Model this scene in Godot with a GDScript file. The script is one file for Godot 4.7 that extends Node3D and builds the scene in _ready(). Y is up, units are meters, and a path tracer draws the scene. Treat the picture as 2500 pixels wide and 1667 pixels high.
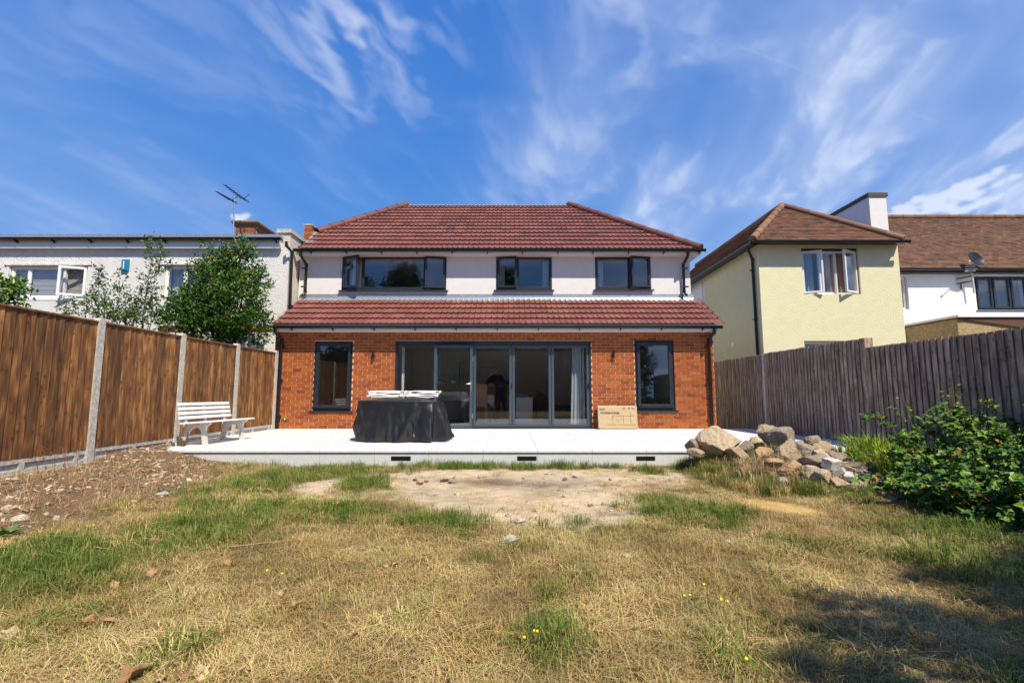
extends Node3D
# A brick-built rear extension seen across a dry lawn. Units are metres, y is up, the camera looks along -z.

const FOCAL := 1180.0                 # focal length in pixels of the 2500 x 1667 photograph
const EYE := 1.055                    # camera height
const TILT := 0.109308                # the camera looks up by 6.26 degrees
const SUN := Vector3(0.316, 0.79, 0.526)   # towards the sun

var rng := RandomNumberGenerator.new()
var base_of := {}
var taken := {}
var M := {}
var T := {}
var lump := FastNoiseLite.new()
var fine := FastNoiseLite.new()

# ---------------------------------------------------------------- photograph pixel -> place
func ray(u: float, v: float) -> Vector3:
	var b := (833.5 - v) / FOCAL
	return Vector3((u - 1250.0) / FOCAL, b * cos(TILT) + sin(TILT), -(cos(TILT) - b * sin(TILT)))
func P(u: float, v: float, depth: float) -> Vector3:     # on the plane z = -depth
	var r := ray(u, v)
	return r * (-depth / r.z) + Vector3(0, EYE, 0)
func PX(u: float, v: float, x: float) -> Vector3:        # on the plane of that x
	var r := ray(u, v)
	return r * (x / r.x) + Vector3(0, EYE, 0)
func PY(u: float, v: float, y: float) -> Vector3:        # on the plane of that height
	var r := ray(u, v)
	return r * ((y - EYE) / r.y) + Vector3(0, EYE, 0)

# ---------------------------------------------------------------- mesh building
class MB:
	var v := PackedVector3Array()
	var n := PackedVector3Array()
	var c := PackedColorArray()
	var t := PackedVector2Array()
	var col := Color(1, 1, 1)
	var flip := false
	func tri(a: Vector3, b: Vector3, d: Vector3) -> void:   # counter-clockwise seen from outside
		if flip:
			var s := b; b = d; d = s
		var nn := (b - a).cross(d - a)
		if nn.length_squared() < 1e-16: return
		nn = nn.normalized()
		v.append(a); v.append(d); v.append(b)
		for i in 3:
			n.append(nn); c.append(col)
	func tri_n(a: Vector3, b: Vector3, d: Vector3, na: Vector3, nb: Vector3, nd: Vector3) -> void:
		v.append(a); v.append(d); v.append(b)
		n.append(na); n.append(nd); n.append(nb)
		for i in 3: c.append(col)
	func quad(a: Vector3, b: Vector3, d: Vector3, e: Vector3) -> void:
		tri(a, b, d); tri(a, d, e)
	func quad_n(a: Vector3, b: Vector3, d: Vector3, e: Vector3, na: Vector3, nb: Vector3, nd: Vector3, ne: Vector3) -> void:
		tri_n(a, b, d, na, nb, nd); tri_n(a, d, e, na, nd, ne)
	func box(lo: Vector3, hi: Vector3, x := Transform3D()) -> void:
		var p := []
		for k in 8:
			p.append(x * Vector3(hi.x if k & 1 else lo.x, hi.y if k & 2 else lo.y, hi.z if k & 4 else lo.z))
		quad(p[4], p[5], p[7], p[6]); quad(p[1], p[0], p[2], p[3])
		quad(p[5], p[1], p[3], p[7]); quad(p[0], p[4], p[6], p[2])
		quad(p[6], p[7], p[3], p[2]); quad(p[0], p[1], p[5], p[4])
	func cbox(at: Vector3, size: Vector3, x := Transform3D()) -> void:
		box(at - size / 2, at + size / 2, x)
	# a box with chamfered edges along z and a chamfered front (+z) face
	func bevel(lo: Vector3, hi: Vector3, e: float, x := Transform3D()) -> void:
		var f := [Vector3(lo.x + e, lo.y + e, hi.z), Vector3(hi.x - e, lo.y + e, hi.z), Vector3(hi.x - e, hi.y - e, hi.z), Vector3(lo.x + e, hi.y - e, hi.z)]
		var m := [Vector3(lo.x, lo.y, hi.z - e), Vector3(hi.x, lo.y, hi.z - e), Vector3(hi.x, hi.y, hi.z - e), Vector3(lo.x, hi.y, hi.z - e)]
		var b := [Vector3(lo.x, lo.y, lo.z), Vector3(hi.x, lo.y, lo.z), Vector3(hi.x, hi.y, lo.z), Vector3(lo.x, hi.y, lo.z)]
		quad(x * f[0], x * f[1], x * f[2], x * f[3]); quad(x * b[1], x * b[0], x * b[3], x * b[2])
		for k in 4:
			var j := (k + 1) % 4
			quad(x * m[k], x * m[j], x * f[j], x * f[k]); quad(x * b[k], x * b[j], x * m[j], x * m[k])
	func tube(pts: Array, r, seg := 8, caps := true) -> void:
		var rings := []
		var norms := []
		var side := Vector3.ZERO
		for i in pts.size():
			var d: Vector3 = (pts[mini(i + 1, pts.size() - 1)] - pts[maxi(i - 1, 0)]).normalized()
			if side == Vector3.ZERO:
				side = d.cross(Vector3.UP if absf(d.y) < 0.9 else Vector3.RIGHT).normalized()
			side = (side - d * side.dot(d)).normalized()
			var up := side.cross(d)
			var ring := []
			var nr := []
			var rad: float = r[i] if r is Array else r
			for k in seg:
				var a := TAU * k / seg
				var o := side * cos(a) + up * sin(a)
				nr.append(o); ring.append(pts[i] + o * rad)
			rings.append(ring); norms.append(nr)
		for i in pts.size() - 1:
			for k in seg:
				var j := (k + 1) % seg
				quad_n(rings[i][j], rings[i][k], rings[i + 1][k], rings[i + 1][j], norms[i][j], norms[i][k], norms[i + 1][k], norms[i + 1][j])
		if caps:
			var e := pts.size() - 1
			for k in range(1, seg - 1):
				tri(rings[0][0], rings[0][k], rings[0][k + 1]); tri(rings[e][0], rings[e][k + 1], rings[e][k])
	# a flat outline in x, y pushed out between z0 and z1
	func prism(poly: PackedVector2Array, z0: float, z1: float, x := Transform3D()) -> void:
		var p := poly
		flip = x.basis.determinant() < 0
		if Geometry2D.is_polygon_clockwise(p): p.reverse()
		var idx := Geometry2D.triangulate_polygon(p)
		for i in range(0, idx.size(), 3):
			var a := p[idx[i]]; var b := p[idx[i + 1]]; var d := p[idx[i + 2]]
			if (b - a).cross(d - a) < 0:
				var s := b; b = d; d = s
			tri(x * Vector3(a.x, a.y, z1), x * Vector3(b.x, b.y, z1), x * Vector3(d.x, d.y, z1))
			tri(x * Vector3(a.x, a.y, z0), x * Vector3(d.x, d.y, z0), x * Vector3(b.x, b.y, z0))
		for i in p.size():
			var a := p[i]; var b := p[(i + 1) % p.size()]
			quad(x * Vector3(a.x, a.y, z0), x * Vector3(b.x, b.y, z0), x * Vector3(b.x, b.y, z1), x * Vector3(a.x, a.y, z1))
		flip = false
	# a sheet given as rows of points; smooth normals; both = a second skin behind it
	func sheet(rows: Array, smooth := true) -> void:
		var h := rows.size()
		var w: int = rows[0].size()
		var nn := []
		for i in h:
			var r := []
			for k in w:
				var dx: Vector3 = rows[i][mini(k + 1, w - 1)] - rows[i][maxi(k - 1, 0)]
				var dy: Vector3 = rows[mini(i + 1, h - 1)][k] - rows[maxi(i - 1, 0)][k]
				r.append(dx.cross(dy).normalized())
			nn.append(r)
		for i in h - 1:
			for k in w - 1:
				if smooth:
					quad_n(rows[i][k], rows[i][k + 1], rows[i + 1][k + 1], rows[i + 1][k], nn[i][k], nn[i][k + 1], nn[i + 1][k + 1], nn[i + 1][k])
				else:
					quad(rows[i][k], rows[i][k + 1], rows[i + 1][k + 1], rows[i + 1][k])
	func mesh() -> ArrayMesh:
		var m := ArrayMesh.new()
		if v.is_empty(): return m
		var a := []
		a.resize(Mesh.ARRAY_MAX)
		a[Mesh.ARRAY_VERTEX] = v; a[Mesh.ARRAY_NORMAL] = n; a[Mesh.ARRAY_COLOR] = c
		if t.size() == v.size(): a[Mesh.ARRAY_TEX_UV] = t
		m.add_surface_from_arrays(Mesh.PRIMITIVE_TRIANGLES, a)
		return m

# ---------------------------------------------------------------- nodes
func numbered(called: String) -> String:
	var k: int = taken.get(called, 0)
	taken[called] = k + 1
	return called if k == 0 else "%s_%03d" % [called, k]
func tag(o: Node, label: String, category: String, group := "", kind := "") -> Node:
	if label: o.set_meta("label", label)
	if category: o.set_meta("category", category)
	if group: o.set_meta("group", group)
	if kind: o.set_meta("kind", kind)
	return o
func thing(called: String, at: Vector3, label: String, category: String, group := "") -> Node3D:
	var o := Node3D.new()
	o.name = numbered(called)
	o.position = at
	base_of[o] = at
	add_child(o)
	tag(o, label, category, group)
	return o
# a part whose shape was written in world coordinates; parent may be a thing, a part, or null for the root
func part(parent, called: String, shape, m: Material, kind := "") -> MeshInstance3D:
	var o := MeshInstance3D.new()
	o.mesh = shape.mesh() if shape is MB else shape
	o.material_override = m
	if parent == null:
		o.name = numbered(called)
		add_child(o)
	else:
		o.name = called
		if base_of.has(parent): o.position = -base_of[parent]
		parent.add_child(o, true)
	if kind: o.set_meta("kind", kind)
	return o
func solo(called: String, shape: MB, m: Material, label: String, category: String, group := "", kind := "") -> MeshInstance3D:
	var lo := Vector3.INF; var hi := -Vector3.INF
	for p in shape.v:
		lo = lo.min(p); hi = hi.max(p)
	var b := Vector3((lo.x + hi.x) / 2, lo.y, (lo.z + hi.z) / 2)
	for i in shape.v.size(): shape.v[i] -= b
	var o := part(null, called, shape, m)
	o.position = b
	tag(o, label, category, group, kind)
	return o
func scatter(called: String, shape: MB, m: Material, places: Array, colors: Array, label: String, category: String) -> MultiMeshInstance3D:
	var mm := MultiMesh.new()
	mm.transform_format = MultiMesh.TRANSFORM_3D
	mm.use_colors = true
	mm.mesh = shape.mesh()
	mm.instance_count = places.size()
	for i in places.size():
		mm.set_instance_transform(i, places[i])
		mm.set_instance_color(i, colors[i])
	var o := MultiMeshInstance3D.new()
	o.multimesh = mm
	o.material_override = m
	o.name = numbered(called)
	add_child(o)
	tag(o, label, category, "", "stuff")
	return o
func jit(c: Color, a: float) -> Color:     # the same colour a little lighter or darker
	var k := 1.0 + rng.randf_range(-a, a)
	return Color(c.r * k, c.g * k * (1.0 + rng.randf_range(-a, a) * 0.2), c.b * k)
func mixc(a: Color, b: Color, k: float) -> Color:
	return Color(lerpf(a.r, b.r, k), lerpf(a.g, b.g, k), lerpf(a.b, b.b, k))

# ---------------------------------------------------------------- textures and materials
func noise_bytes(w: int, h: int, freq: float, sd: int, oct := 4, kind := FastNoiseLite.TYPE_SIMPLEX_SMOOTH, to_h := 0) -> PackedByteArray:
	var f := FastNoiseLite.new()
	f.seed = sd; f.frequency = freq; f.noise_type = kind; f.fractal_octaves = oct
	var im := f.get_seamless_image(w, h, false, false, 0.15, true)
	im.convert(Image.FORMAT_L8)
	if to_h: im.resize(w, to_h, Image.INTERPOLATE_CUBIC)
	return im.get_data()
func grey_tex(w: int, h: int, freq: float, sd: int, lo: float, hi: float, oct := 4, kind := FastNoiseLite.TYPE_SIMPLEX_SMOOTH) -> ImageTexture:
	var b := noise_bytes(w, h, freq, sd, oct, kind)
	for i in b.size(): b[i] = int(255.0 * lerpf(lo, hi, b[i] / 255.0))
	return ImageTexture.create_from_image(Image.create_from_data(w, h, false, Image.FORMAT_L8, b))
func wood_tex(sd: int, dark: Color, mid: Color, light: Color, stain: Color, stain_from: float, knots: int) -> ImageTexture:
	var w := 256; var h := 1024
	var grain := noise_bytes(w, 20, 0.2, sd, 4, FastNoiseLite.TYPE_SIMPLEX_SMOOTH, h)
	var broad := noise_bytes(w, 128, 0.03, sd + 1, 3, FastNoiseLite.TYPE_SIMPLEX_SMOOTH, h)
	var blot := noise_bytes(w, 72, 0.03, sd + 2, 4, FastNoiseLite.TYPE_SIMPLEX_SMOOTH, h)
	var r := RandomNumberGenerator.new()
	r.seed = sd
	var out := PackedByteArray()
	out.resize(w * h * 3)
	var dk := PackedFloat32Array()
	dk.resize(w * h)
	for k in knots:
		var cx := r.randi_range(0, w - 1); var cy := r.randi_range(0, h - 1)
		var rx := r.randf_range(3.0, 7.0); var ry := rx * r.randf_range(1.0, 2.2)
		for y in range(-int(ry * 4), int(ry * 4)):
			for x in range(-int(rx * 3), int(rx * 3)):
				var q := (x / rx) * (x / rx) + (y / ry) * (y / ry)
				var i := posmod(cy + y, h) * w + posmod(cx + x, w)
				dk[i] = maxf(dk[i], 1.1 * exp(-q * 1.2) + 0.35 * exp(-q * 0.15) * (0.5 + 0.5 * sin(sqrt(q) * 5.0)))
	for i in w * h:
		var f := 0.4 * grain[i] / 255.0 + 0.6 * broad[i] / 255.0
		var c := mixc(dark, mid, clampf(f * 2.0 - 0.2, 0, 1)) if f < 0.55 else mixc(mid, light, clampf((f - 0.55) * 2.6, 0, 1))
		c = mixc(c, stain, 0.62 * smoothstep(stain_from, stain_from + 0.25, blot[i] / 255.0))
		c = mixc(c, dark, clampf(dk[i] * 0.85, 0, 0.9))
		var s := c.linear_to_srgb()
		out[i * 3] = int(s.r * 255); out[i * 3 + 1] = int(s.g * 255); out[i * 3 + 2] = int(s.b * 255)
	return ImageTexture.create_from_image(Image.create_from_data(w, h, false, Image.FORMAT_RGB8, out))
func mat(key: String, c: Color, rough := 0.8, opt := {}) -> StandardMaterial3D:
	var m := StandardMaterial3D.new()
	m.resource_name = key
	m.albedo_color = c.linear_to_srgb()
	m.roughness = rough
	m.metallic = opt.get("metal", 0.0)
	m.metallic_specular = opt.get("spec", 0.5)
	m.vertex_color_use_as_albedo = opt.get("vc", false)
	m.cull_mode = BaseMaterial3D.CULL_DISABLED
	if opt.has("tex") or opt.has("bump"):
		m.uv1_triplanar = true
		m.uv1_world_triplanar = opt.get("world", true)
		m.uv1_scale = opt.get("scale", Vector3.ONE)
		m.uv1_offset = opt.get("offset", Vector3.ZERO)
		m.uv1_triplanar_sharpness = 8.0
	if opt.has("tex"): m.albedo_texture = opt.tex
	if opt.has("bump"):
		m.heightmap_enabled = true
		m.heightmap_texture = opt.bump
		m.heightmap_scale = opt.get("bump_cm", 0.5)
	if opt.has("back"):
		m.backlight_enabled = true
		m.backlight = opt.back
	if opt.has("coat"):
		m.clearcoat_enabled = true; m.clearcoat = opt.coat; m.clearcoat_roughness = 0.15
	M[key] = m
	return m
func make_materials() -> void:
	T.mottle = grey_tex(512, 512, 0.02, 3, 0.72, 1.0, 5)
	T.soft = grey_tex(512, 512, 0.015, 5, 0.91, 1.0, 5)
	T.faint = grey_tex(256, 256, 0.02, 6, 0.965, 1.0, 4)
	T.speck = grey_tex(512, 512, 0.16, 7, 0.55, 1.0, 3)
	T.pebble = grey_tex(1024, 1024, 0.075, 9, 0.0, 1.0, 2, FastNoiseLite.TYPE_CELLULAR)
	T.rough = grey_tex(512, 512, 0.05, 11, 0.0, 1.0, 5)
	T.brown = wood_tex(21, Color(0.045, 0.016, 0.006), Color(0.2, 0.083, 0.023), Color(0.44, 0.22, 0.072), Color(0.065, 0.031, 0.014), 0.54, 34)
	T.grey = wood_tex(41, Color(0.08, 0.053, 0.038), Color(0.31, 0.235, 0.175), Color(0.49, 0.41, 0.33), Color(0.22, 0.11, 0.055), 0.62, 70)
	mat("brick", Color(1, 1, 1), 0.9, {vc = true, tex = T.mottle, scale = Vector3(2.6, 2.6, 2.6), bump = T.rough, bump_cm = 0.25, spec = 0.3})
	mat("mortar", Color(0.8, 0.65, 0.46), 0.95, {tex = T.mottle, scale = Vector3(3, 3, 3), bump = T.rough, bump_cm = 0.2})
	mat("tile", Color(1, 1, 1), 0.62, {vc = true, tex = T.mottle, scale = Vector3(1.4, 1.4, 1.4), spec = 0.45})
	mat("old_tile", Color(1, 1, 1), 0.9, {vc = true, tex = T.speck, scale = Vector3(1.0, 1.0, 1.0)})
	mat("white_render", Color(0.68, 0.675, 0.675), 0.9, {tex = T.faint, scale = Vector3(0.7, 0.7, 0.7), bump = T.rough, bump_cm = 0.04})
	mat("pebbledash", Color(0.82, 0.82, 0.82), 0.95, {tex = T.faint, scale = Vector3(0.62, 0.62, 0.62), bump = T.pebble, bump_cm = 2.4})
	mat("dim_cream_pebbledash", Color(0.72, 0.66, 0.57), 0.95, {tex = T.faint, scale = Vector3(0.62, 0.62, 0.62), bump = T.pebble, bump_cm = 2.4})  # return wall's copy of the pebbledash, its weaker light put into the colour
	mat("yellow_render", Color(0.66, 0.635, 0.42), 0.92, {tex = T.faint, scale = Vector3(0.6, 0.6, 0.6), bump = T.rough, bump_cm = 0.4})
	mat("buff_render", Color(0.5, 0.37, 0.19), 0.95, {tex = T.mottle, scale = Vector3(0.8, 0.8, 0.8), bump = T.rough, bump_cm = 0.5})
	mat("anthracite", Color(0.014, 0.019, 0.028), 0.42, {spec = 0.5})
	mat("door_grey", Color(0.045, 0.066, 0.09), 0.4, {spec = 0.5})
	mat("black_plastic", Color(0.008, 0.008, 0.009), 0.32, {spec = 0.5})
	mat("white_plastic", Color(0.74, 0.74, 0.74), 0.35)
	mat("off_white", Color(0.62, 0.6, 0.56), 0.55, {tex = T.soft, scale = Vector3(3, 3, 3)})
	mat("lead", Color(0.5, 0.53, 0.58), 0.36, {metal = 0.5, tex = T.mottle, scale = Vector3(2, 2, 2)})
	mat("silver", Color(0.6, 0.61, 0.62), 0.3, {metal = 0.9})
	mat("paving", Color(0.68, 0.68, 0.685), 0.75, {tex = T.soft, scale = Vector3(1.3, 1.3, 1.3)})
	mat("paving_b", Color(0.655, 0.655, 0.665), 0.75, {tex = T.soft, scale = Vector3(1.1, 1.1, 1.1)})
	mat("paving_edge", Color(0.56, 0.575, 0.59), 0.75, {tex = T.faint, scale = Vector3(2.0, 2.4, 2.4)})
	mat("joint", Color(0.22, 0.21, 0.19), 0.95)
	mat("concrete", Color(0.62, 0.595, 0.545), 0.95, {tex = T.mottle, scale = Vector3(1.6, 1.6, 1.6), bump = T.rough, bump_cm = 0.25})
	for k in 6:
		var g := [1.0, 0.78, 1.3, 0.9, 0.66, 1.15][k] as float
		mat("brown_board_%d" % k, Color(g, g * (0.97 + 0.02 * (k % 3)), g * 0.97), 0.8, {tex = T.brown, scale = Vector3(1.5, 0.48, 1.5), offset = Vector3(0.17 * k, 0.31 * k, 0.23 * k), bump = T.brown, bump_cm = 0.15})
		var w := [1.0, 1.2, 0.86, 1.08, 0.93, 0.8][k] as float
		mat("grey_board_%d" % k, Color(w, w * (0.99 - 0.02 * (k % 3)), w * (1.0 - 0.03 * (k % 2))), 0.9, {tex = T.grey, scale = Vector3(1.4, 0.47, 1.4), offset = Vector3(0.21 * k, 0.27 * k, 0.19 * k), bump = T.grey, bump_cm = 0.15})
	mat("leaf", Color(1, 1, 1), 0.5, {vc = true, spec = 0.35, back = Color(0.35, 0.42, 0.12)})
	mat("grass", Color(1, 1, 1), 0.7, {vc = true, spec = 0.3, back = Color(0.3, 0.3, 0.12)})
	mat("bark", Color(0.17, 0.12, 0.08), 0.95, {tex = T.speck, scale = Vector3(2, 2, 2), bump = T.rough, bump_cm = 0.6})
	mat("cane", Color(0.2, 0.07, 0.045), 0.6)
	mat("dead_leaf", Color(1, 1, 1), 0.85, {vc = true, back = Color(0.25, 0.2, 0.1)})
	mat("rock", Color(1, 1, 1), 0.95, {vc = true, tex = T.mottle, scale = Vector3(1.3, 1.3, 1.3), bump = T.rough, bump_cm = 0.8})
	mat("soil", Color(1, 1, 1), 0.97, {vc = true, tex = T.speck, scale = Vector3(0.8, 0.8, 0.8), bump = T.rough, bump_cm = 0.8})
	mat("cover", Color(0.009, 0.0095, 0.012), 0.38, {spec = 0.55, bump = T.soft, bump_cm = 2.5, scale = Vector3(0.55, 0.55, 0.55)})
	mat("card", Color(0.5, 0.37, 0.22), 0.85, {tex = T.soft, scale = Vector3(2.6, 2.6, 2.6)})
	mat("card_dark", Color(0.27, 0.18, 0.1), 0.9)
	mat("print", Color(0.07, 0.055, 0.045), 0.9)
	mat("teal", Color(0.004, 0.18, 0.32), 0.35)
	mat("interior", Color(0.5, 0.49, 0.47), 0.9)
	mat("interior_dark", Color(0.05, 0.045, 0.04), 0.9)
	mat("wood_floor", Color(0.2, 0.13, 0.08), 0.4)
	mat("curtain", Color(0.36, 0.42, 0.45), 0.9, {back = Color(0.3, 0.32, 0.33)})
	mat("cloth_dark", Color(0.018, 0.018, 0.045), 0.9)
	mat("tan", Color(0.4, 0.26, 0.17), 0.8)
	mat("skin", Color(0.42, 0.25, 0.18), 0.6)
	var g := mat("glass", Color(1, 1, 1), 0.0, {spec = 0.5})
	g.albedo_color = Color(0.02, 0.03, 0.03, 0.004)
	g.transparency = BaseMaterial3D.TRANSPARENCY_ALPHA
	g.metallic_specular = 1.0

# ---------------------------------------------------------------- sky
func make_sky() -> Sky:
	var w := 2048; var h := 1024
	var streak := FastNoiseLite.new()
	streak.seed = 12; streak.frequency = 1.0; streak.fractal_octaves = 5; streak.fractal_gain = 0.5
	streak.noise_type = FastNoiseLite.TYPE_SIMPLEX_SMOOTH
	var wide := FastNoiseLite.new()
	wide.seed = 5; wide.frequency = 0.5; wide.fractal_octaves = 3
	var puff := FastNoiseLite.new()
	puff.seed = 8; puff.frequency = 1.0; puff.fractal_octaves = 5
	var px := PackedFloat32Array()
	px.resize(w * h * 3)
	var zen := Color(0.0195, 0.13, 0.465); var low := Color(0.128, 0.335, 0.7); var cloud := Color(0.69, 0.735, 0.84)
	var top_c := ray(880, 40).normalized()
	var puffs := [[ray(2270, 500).normalized(), 0.075, 0.024], [ray(2380, 500).normalized(), 0.022, 0.009], [ray(588, 531).normalized(), 0.018, 0.008]]
	var ta := ray(1805, 112).normalized(); var tb := ray(2290, 300).normalized()
	var trail_n := ta.cross(tb).normalized()
	var trail_in := trail_n.cross(ta); var trail_out := tb.cross(trail_n)
	for y in h:
		var el := (0.5 - (y + 0.5) / h) * PI
		var sy := sin(el); var cy := cos(el)
		for x in w:
			var i := (y * w + x) * 3
			var az := (x + 0.5) / w * TAU       # 0 looks along -z, a quarter turn is +x
			var c := low
			if sy > 0.0:
				var dx := cy * sin(az); var dz := -cy * cos(az)
				c = mixc(low, zen, pow(clampf(sy * 1.35, 0, 1), 0.6))
				var qx := dx / (sy + 0.12); var qz := dz / (sy + 0.12)
				var wq := wide.get_noise_2d(qx * 1.3, qz * 1.0)
				var a1 := qx * 0.94 + qz * 0.34; var b1 := qz * 0.94 - qx * 0.34      # combed by the wind
				var s := streak.get_noise_2d(a1 * 2.1 + 0.7 * wq, b1 * 0.95 + 0.7 * wq)
				var f := puff.get_noise_2d(a1 * 7.5 + 1.1 * s, b1 * 2.6 + 0.8 * s)
				var right := smoothstep(-0.12, 0.75, qx + 0.3 * wq + 0.2 * s)
				var veil := smoothstep(-0.75, 0.75, s + 0.3 * wq)
				var wisp := smoothstep(-0.15, 0.95, 0.8 * s + 0.75 * f + 0.3 * wq)
				var dens := right * (0.16 + 0.26 * veil + 0.42 * wisp) + (1.0 - right) * (0.01 + 0.06 * veil + 0.1 * wisp) + 0.1 * smoothstep(-0.6, -1.9, qx)
				var t := clampf((Vector3(dx, sy, dz) - top_c).length() / 0.21, 0, 1)
				dens = maxf(dens, pow(1.0 - t, 0.9) * smoothstep(-0.35, 0.75, 0.9 * f + 0.5 * s + 0.12) * 0.8)
				for p in puffs:
					var dv: Vector3 = Vector3(dx, sy, dz) - p[0]
					if absf(dv.y) < 0.1 and absf(dv.x) < 0.2 and dz < 0:
						var e: float = pow(dv.x / p[1], 2) + pow((dv.y - 0.25 * dv.x) / p[2], 2)
						dens = maxf(dens, smoothstep(1.0, 0.25, e + 1.1 * puff.get_noise_2d(dx * 34.0, sy * 60.0)) * 0.85)
				var dv3 := Vector3(dx, sy, dz)
				if dv3.dot(trail_in) > 0 and dv3.dot(trail_out) > 0: dens = maxf(dens, 0.4 * smoothstep(0.0035, 0.0, absf(dv3.dot(trail_n))))   # a thin vapour trail
				c = mixc(c, cloud, clampf(dens, 0, 1) * 0.86)
			px[i] = c.r; px[i + 1] = c.g; px[i + 2] = c.b
	var im := Image.create_from_data(w, h, false, Image.FORMAT_RGBF, px.to_byte_array())
	var m := PanoramaSkyMaterial.new()
	m.panorama = ImageTexture.create_from_image(im)
	var s := Sky.new()
	s.sky_material = m
	return s
func make_light() -> void:
	var cam := Camera3D.new()
	cam.name = "camera"
	cam.position = Vector3(0, EYE, 0)
	cam.rotation = Vector3(TILT, 0, 0)
	cam.fov = 70.471
	cam.near = 0.05
	cam.far = 400
	add_child(cam)
	var e := Environment.new()
	e.background_mode = Environment.BG_SKY
	e.sky = make_sky()
	e.background_energy_multiplier = 1.0
	e.tonemap_mode = Environment.TONE_MAPPER_LINEAR
	e.tonemap_exposure = 1.33
	e.sdfgi_enabled = true; e.ssao_enabled = true; e.ssil_enabled = true
	var we := WorldEnvironment.new()
	we.name = "environment"
	we.environment = e
	add_child(we)
	var sun := DirectionalLight3D.new()
	sun.name = "sun"
	sun.light_energy = 1.6
	sun.light_color = Color(1.0, 0.955, 0.87)
	sun.light_angular_distance = 0.53
	sun.shadow_enabled = true
	add_child(sun)
	sun.look_at_from_position(SUN * 10.0, Vector3.ZERO, Vector3.UP)

# ---------------------------------------------------------------- the brick house
const WX0 := -5.72
const WX1 := 4.86
const ZW := -11.6          # face of the extension's brick wall
const ZU := -12.75         # face of the upper storey
const FLOOR := 0.25        # top of the patio and floor of the house

# a wall in the plane z with holes, from z back by thick; holes are [x0, x1, y0, y1]
func wall_z(b: MB, x0: float, x1: float, y0: float, y1: float, z: float, thick: float, holes: Array) -> void:
	var xs := [x0, x1]; var ys := [y0, y1]
	for q in holes:
		xs.append_array([q[0], q[1]]); ys.append_array([q[2], q[3]])
	xs.sort(); ys.sort()
	for i in xs.size() - 1:
		for k in ys.size() - 1:
			var cx: float = (xs[i] + xs[i + 1]) / 2; var cy: float = (ys[k] + ys[k + 1]) / 2
			if xs[i + 1] - xs[i] < 1e-5 or ys[k + 1] - ys[k] < 1e-5: continue
			var hit := false
			for q in holes:
				if cx > q[0] and cx < q[1] and cy > q[2] and cy < q[3]: hit = true
			if hit: continue
			var a := Vector3(xs[i], ys[k], z); var c := Vector3(xs[i + 1], ys[k + 1], z)
			b.quad(a, Vector3(c.x, a.y, z), c, Vector3(a.x, c.y, z))
			var e := Vector3(0, 0, -thick)
			b.quad(Vector3(c.x, a.y, z) + e, a + e, Vector3(a.x, c.y, z) + e, c + e)
	var z1 := z - thick
	for q in holes:
		b.quad(Vector3(q[0], q[2], z1), Vector3(q[0], q[2], z), Vector3(q[0], q[3], z), Vector3(q[0], q[3], z1))
		b.quad(Vector3(q[1], q[2], z), Vector3(q[1], q[2], z1), Vector3(q[1], q[3], z1), Vector3(q[1], q[3], z))
		b.quad(Vector3(q[0], q[3], z), Vector3(q[1], q[3], z), Vector3(q[1], q[3], z1), Vector3(q[0], q[3], z1))
		b.quad(Vector3(q[0], q[2], z1), Vector3(q[1], q[2], z1), Vector3(q[1], q[2], z), Vector3(q[0], q[2], z))
	b.quad(Vector3(x1, y0, z), Vector3(x1, y0, z1), Vector3(x1, y1, z1), Vector3(x1, y1, z))
	b.quad(Vector3(x0, y0, z1), Vector3(x0, y0, z), Vector3(x0, y1, z), Vector3(x0, y1, z1))
	b.quad(Vector3(x0, y1, z), Vector3(x1, y1, z), Vector3(x1, y1, z1), Vector3(x0, y1, z1))
# a rectangular frame of bars, in local x, y with the face at +z
func ring_frame(b: MB, x0: float, x1: float, y0: float, y1: float, w: float, z0: float, z1: float, x := Transform3D(), wb := -1.0) -> void:
	var lo := w if wb < 0 else wb
	b.bevel(Vector3(x0, y0, z0), Vector3(x0 + w, y1, z1), 0.006, x)
	b.bevel(Vector3(x1 - w, y0, z0), Vector3(x1, y1, z1), 0.006, x)
	b.bevel(Vector3(x0 + w, y1 - w, z0), Vector3(x1 - w, y1, z1 - 0.002), 0.006, x)
	b.bevel(Vector3(x0 + w, y0, z0), Vector3(x1 - w, y0 + lo, z1 - 0.002), 0.006, x)
func glaze(parent, x0: float, x1: float, y0: float, y1: float, z: float, x := Transform3D()) -> void:
	var a := MB.new(); a.box(Vector3(x0, y0, z), Vector3(x1, y1, z + 0.005), x)
	part(parent, "pane", a, M.glass)
	var b := MB.new(); b.box(Vector3(x0, y0, z - 0.022), Vector3(x1, y1, z - 0.017), x)
	part(parent, "inner_pane", b, M.glass)
func curtain_sheet(b: MB, x0: float, x1: float, y0: float, y1: float, z: float, waves: float, amp: float, flare := 0.0, sd := 0.0) -> void:
	var n := int(maxf(12, waves * 10))
	for s in 2:
		var rows := []
		for i in 7:
			var f := i / 6.0
			var y := lerpf(y0, y1, f)
			var r := []
			for k in n + 1:
				var q := k / float(n)
				var x := lerpf(x0 - flare * (1.0 - f), x1, q)
				var zz := z + amp * sin(q * TAU * waves + sd + 0.5 * sin(q * 9.0 + sd)) * (0.6 + 0.4 * (1.0 - f)) - 0.004 * s
				r.append(Vector3(x, y, zz))
			if s: r.reverse()
			rows.append(r)
		b.sheet(rows)

func brick_color() -> Color:
	var k := rng.randf()
	if k < 0.1: return jit(Color(0.3, 0.075, 0.032), 0.15)
	if k < 0.4: return jit(Color(0.48, 0.145, 0.038), 0.12)
	return jit(Color(0.42, 0.11, 0.032), 0.13)

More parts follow.
